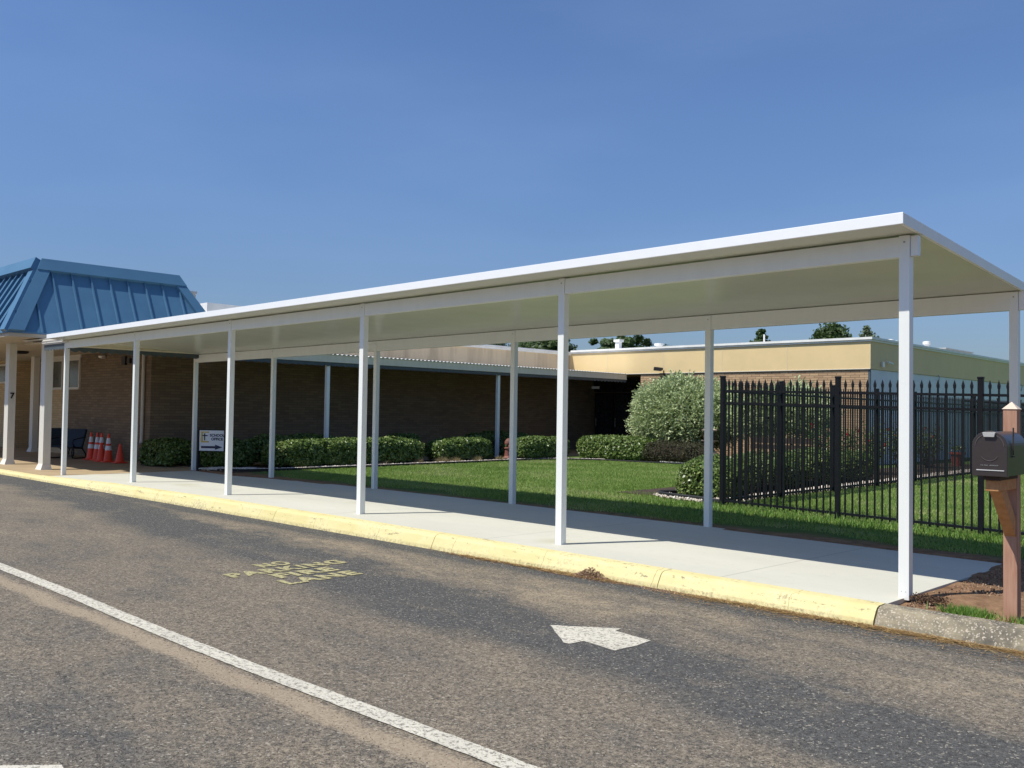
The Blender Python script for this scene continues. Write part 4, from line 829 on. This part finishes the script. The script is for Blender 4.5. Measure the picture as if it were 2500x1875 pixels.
# ------------------------------------------------------------------ traffic cones
def cone(x, y, h, bands, label):
    rt = thing('traffic_cone', (x, y, -.062), label, 'traffic cone', 'traffic cones against the brick wall')
    m = MB(); m.box(x-.16, x+.16, y-.16, y+.16, -.062, -.035); m.build('base', 'orange', rt, bevel=.01)
    r = lambda t_: .118*(1-t_)+.026*t_
    m = MB(); m.lathe([(.135, 0), (.122, .02), (r(.03), h*.03), (r(1), h), (.012, h+.004)], (x, y, -.035), 22); m.build('body', 'orange', rt, smooth=False)
    for a, b in bands:
        m = MB(); m.lathe([(r(a)+.0035, h*a), (r(b)+.0035, h*b)], (x, y, -.035), 22); m.build('reflective_band', 'band', rt)
bb = [(.40, .56), (.64, .84)]
cone(-23.45, 2.76, .74, bb, 'leftmost striped traffic cone, next to the navy chair'); cone(-23.12, 2.80, .74, bb, 'striped traffic cone second from the chair'); cone(-22.84, 2.80, .74, bb, 'striped traffic cone third from the chair')
cone(-22.50, 2.66, .48, [], 'short plain orange cone squeezed between two striped cones'); cone(-22.14, 2.70, .74, bb, 'rightmost striped traffic cone, right of the squeezed short one'); cone(-21.52, 2.75, .48, [], 'short plain orange cone standing apart at the right end of the row')
# ------------------------------------------------------------------ patio rocker chairs
def chair(x, y, rz, label):
    rt = thing('patio_chair', (x, y, -.062), label, 'chair', 'patio chairs under the porch'); rt.rotation_euler = (0, 0, rz)
    def b(m, nm, mt): 
        o = m.build(nm, mt, rt, loc=(0, 0, 0)); return o
    m = MB(); m.quadbox([(-.30, -.28, .34), (.30, -.28, .34), (.30, .22, .28), (-.30, .22, .28), (-.30, -.28, .37), (.30, -.28, .37), (.30, .22, .31), (-.30, .22, .31)]); b(m, 'seat', 'navy')
    m = MB(); m.quadbox([(-.30, .20, .28), (.30, .20, .28), (.30, .24, .27), (-.30, .24, .27), (-.31, .42, .84), (.31, .42, .84), (.31, .46, .83), (-.31, .46, .83)]); b(m, 'backrest', 'navy')
    for s_ in (-1, 1):
        m = MB(); m.tube([(s_*.33, .44, .82), (s_*.33, .22, .30), (s_*.33, -.28, .35), (s_*.33, -.34, .20), (s_*.33, -.30, .04), (s_*.33, -.1, .02), (s_*.33, .3, .02), (s_*.33, .42, .04), (s_*.33, .40, .12), (s_*.33, .22, .28)], .016, 8); b(m, 'leg', 'black')
        m = MB(); m.tube([(s_*.35, .36, .60), (s_*.35, -.1, .58), (s_*.35, -.32, .54), (s_*.35, -.34, .46), (s_*.35, -.26, .36)], .016, 8); b(m, 'armrest', 'black')
chair(-24.35, 2.45, RAD(40), 'navy patio chair with curved metal legs left of the traffic cones'); chair(-25.35, 2.6, RAD(80), 'navy patio chair turned sideways, mostly behind the cream column')

# ------------------------------------------------------------------ far trees
def tree(x, y, h, r, label, mat='tree', conical=False, nl=9000, L=.30, group='trees beyond the school roofs'):
    rt = thing('tree', (x, y, -1), label, 'tree', group)
    m = MB(); m.tube([(x, y, -1), (x+.1, y, h*.45), (x, y+.1, h*.8)], [.28, .2, .04], 8)
    for k_ in range(9):
        a = k_*2.4; z = h*(.35+.04*k_); m.tube([(x, y, z), (x+r*.35*math.cos(a), y+r*.35*math.sin(a), z+r*.3)], [.09, .03], 6)
    m.build('trunk', 'bark', rt)
    nc = 110; cz = h-r*.95; C_ = []
    for k_ in range(nc):
        d = unit(rng.normal(size=3)); q = rng.random()**.4; a = rng.random()*6.28
        if conical: t_ = rng.random()**.75; rad = r*(.08+1.15*t_)*(.3+.7*rng.random()); C_.append((x+rad*math.cos(a), y+rad*math.sin(a), h-.35-t_*2.6, .22+.35*t_))
        else: C_.append((x+d[0]*r*q, y+d[1]*r*q, cz+d[2]*r*.9*q+.25*noise.noise(Vector((k_, x, 0))), .32+.38*rng.random()))
    C_ = np.array(C_); idx = rng.choice(nc, nl); rad = C_[idx, 3][:, None]
    P = C_[idx, :3]+unit(rng.normal(size=(nl, 3)))*rad*(rng.random((nl, 1))**.5)*np.array([1, 1, .75])
    link('crown', npmesh('crown', leaves(P, P-np.array([x, y, cz])+np.array([0, 0, .5]), L, L*.6, 1.2), 4), mat, rt)
tree(-60, 55, 9.3, 3.0, 'leafy tree behind the stained fascia, leftmost of the row'); tree(-56.0, 56, 9.5, 3.2, 'leafy tree between its two neighbours behind the stained fascia'); tree(-52.6, 55.5, 9.1, 2.6, 'leafy tree behind the inner corner of the two roofs')
tree(-44.2, 55, 8.75, 3.3, 'broad leafy tree behind the square white roof vent', nl=24000); tree(-40.0, 56, 7.1, 1.0, 'treetop just showing beside the round roof vent', nl=1500)
tree(-30.9, 55, 8.25, 1.55, 'dark conical treetop above the yellow fascia', conical=True, nl=6500, L=.24); tree(-25.35, 55, 8.05, 1.35, 'rounded dark treetop left of the pale treetop', nl=6000, L=.24); tree(-23.3, 56, 8.15, 1.25, 'pale sparse treetop just left of the roof corner', 'treepale', True, 3200, .20)
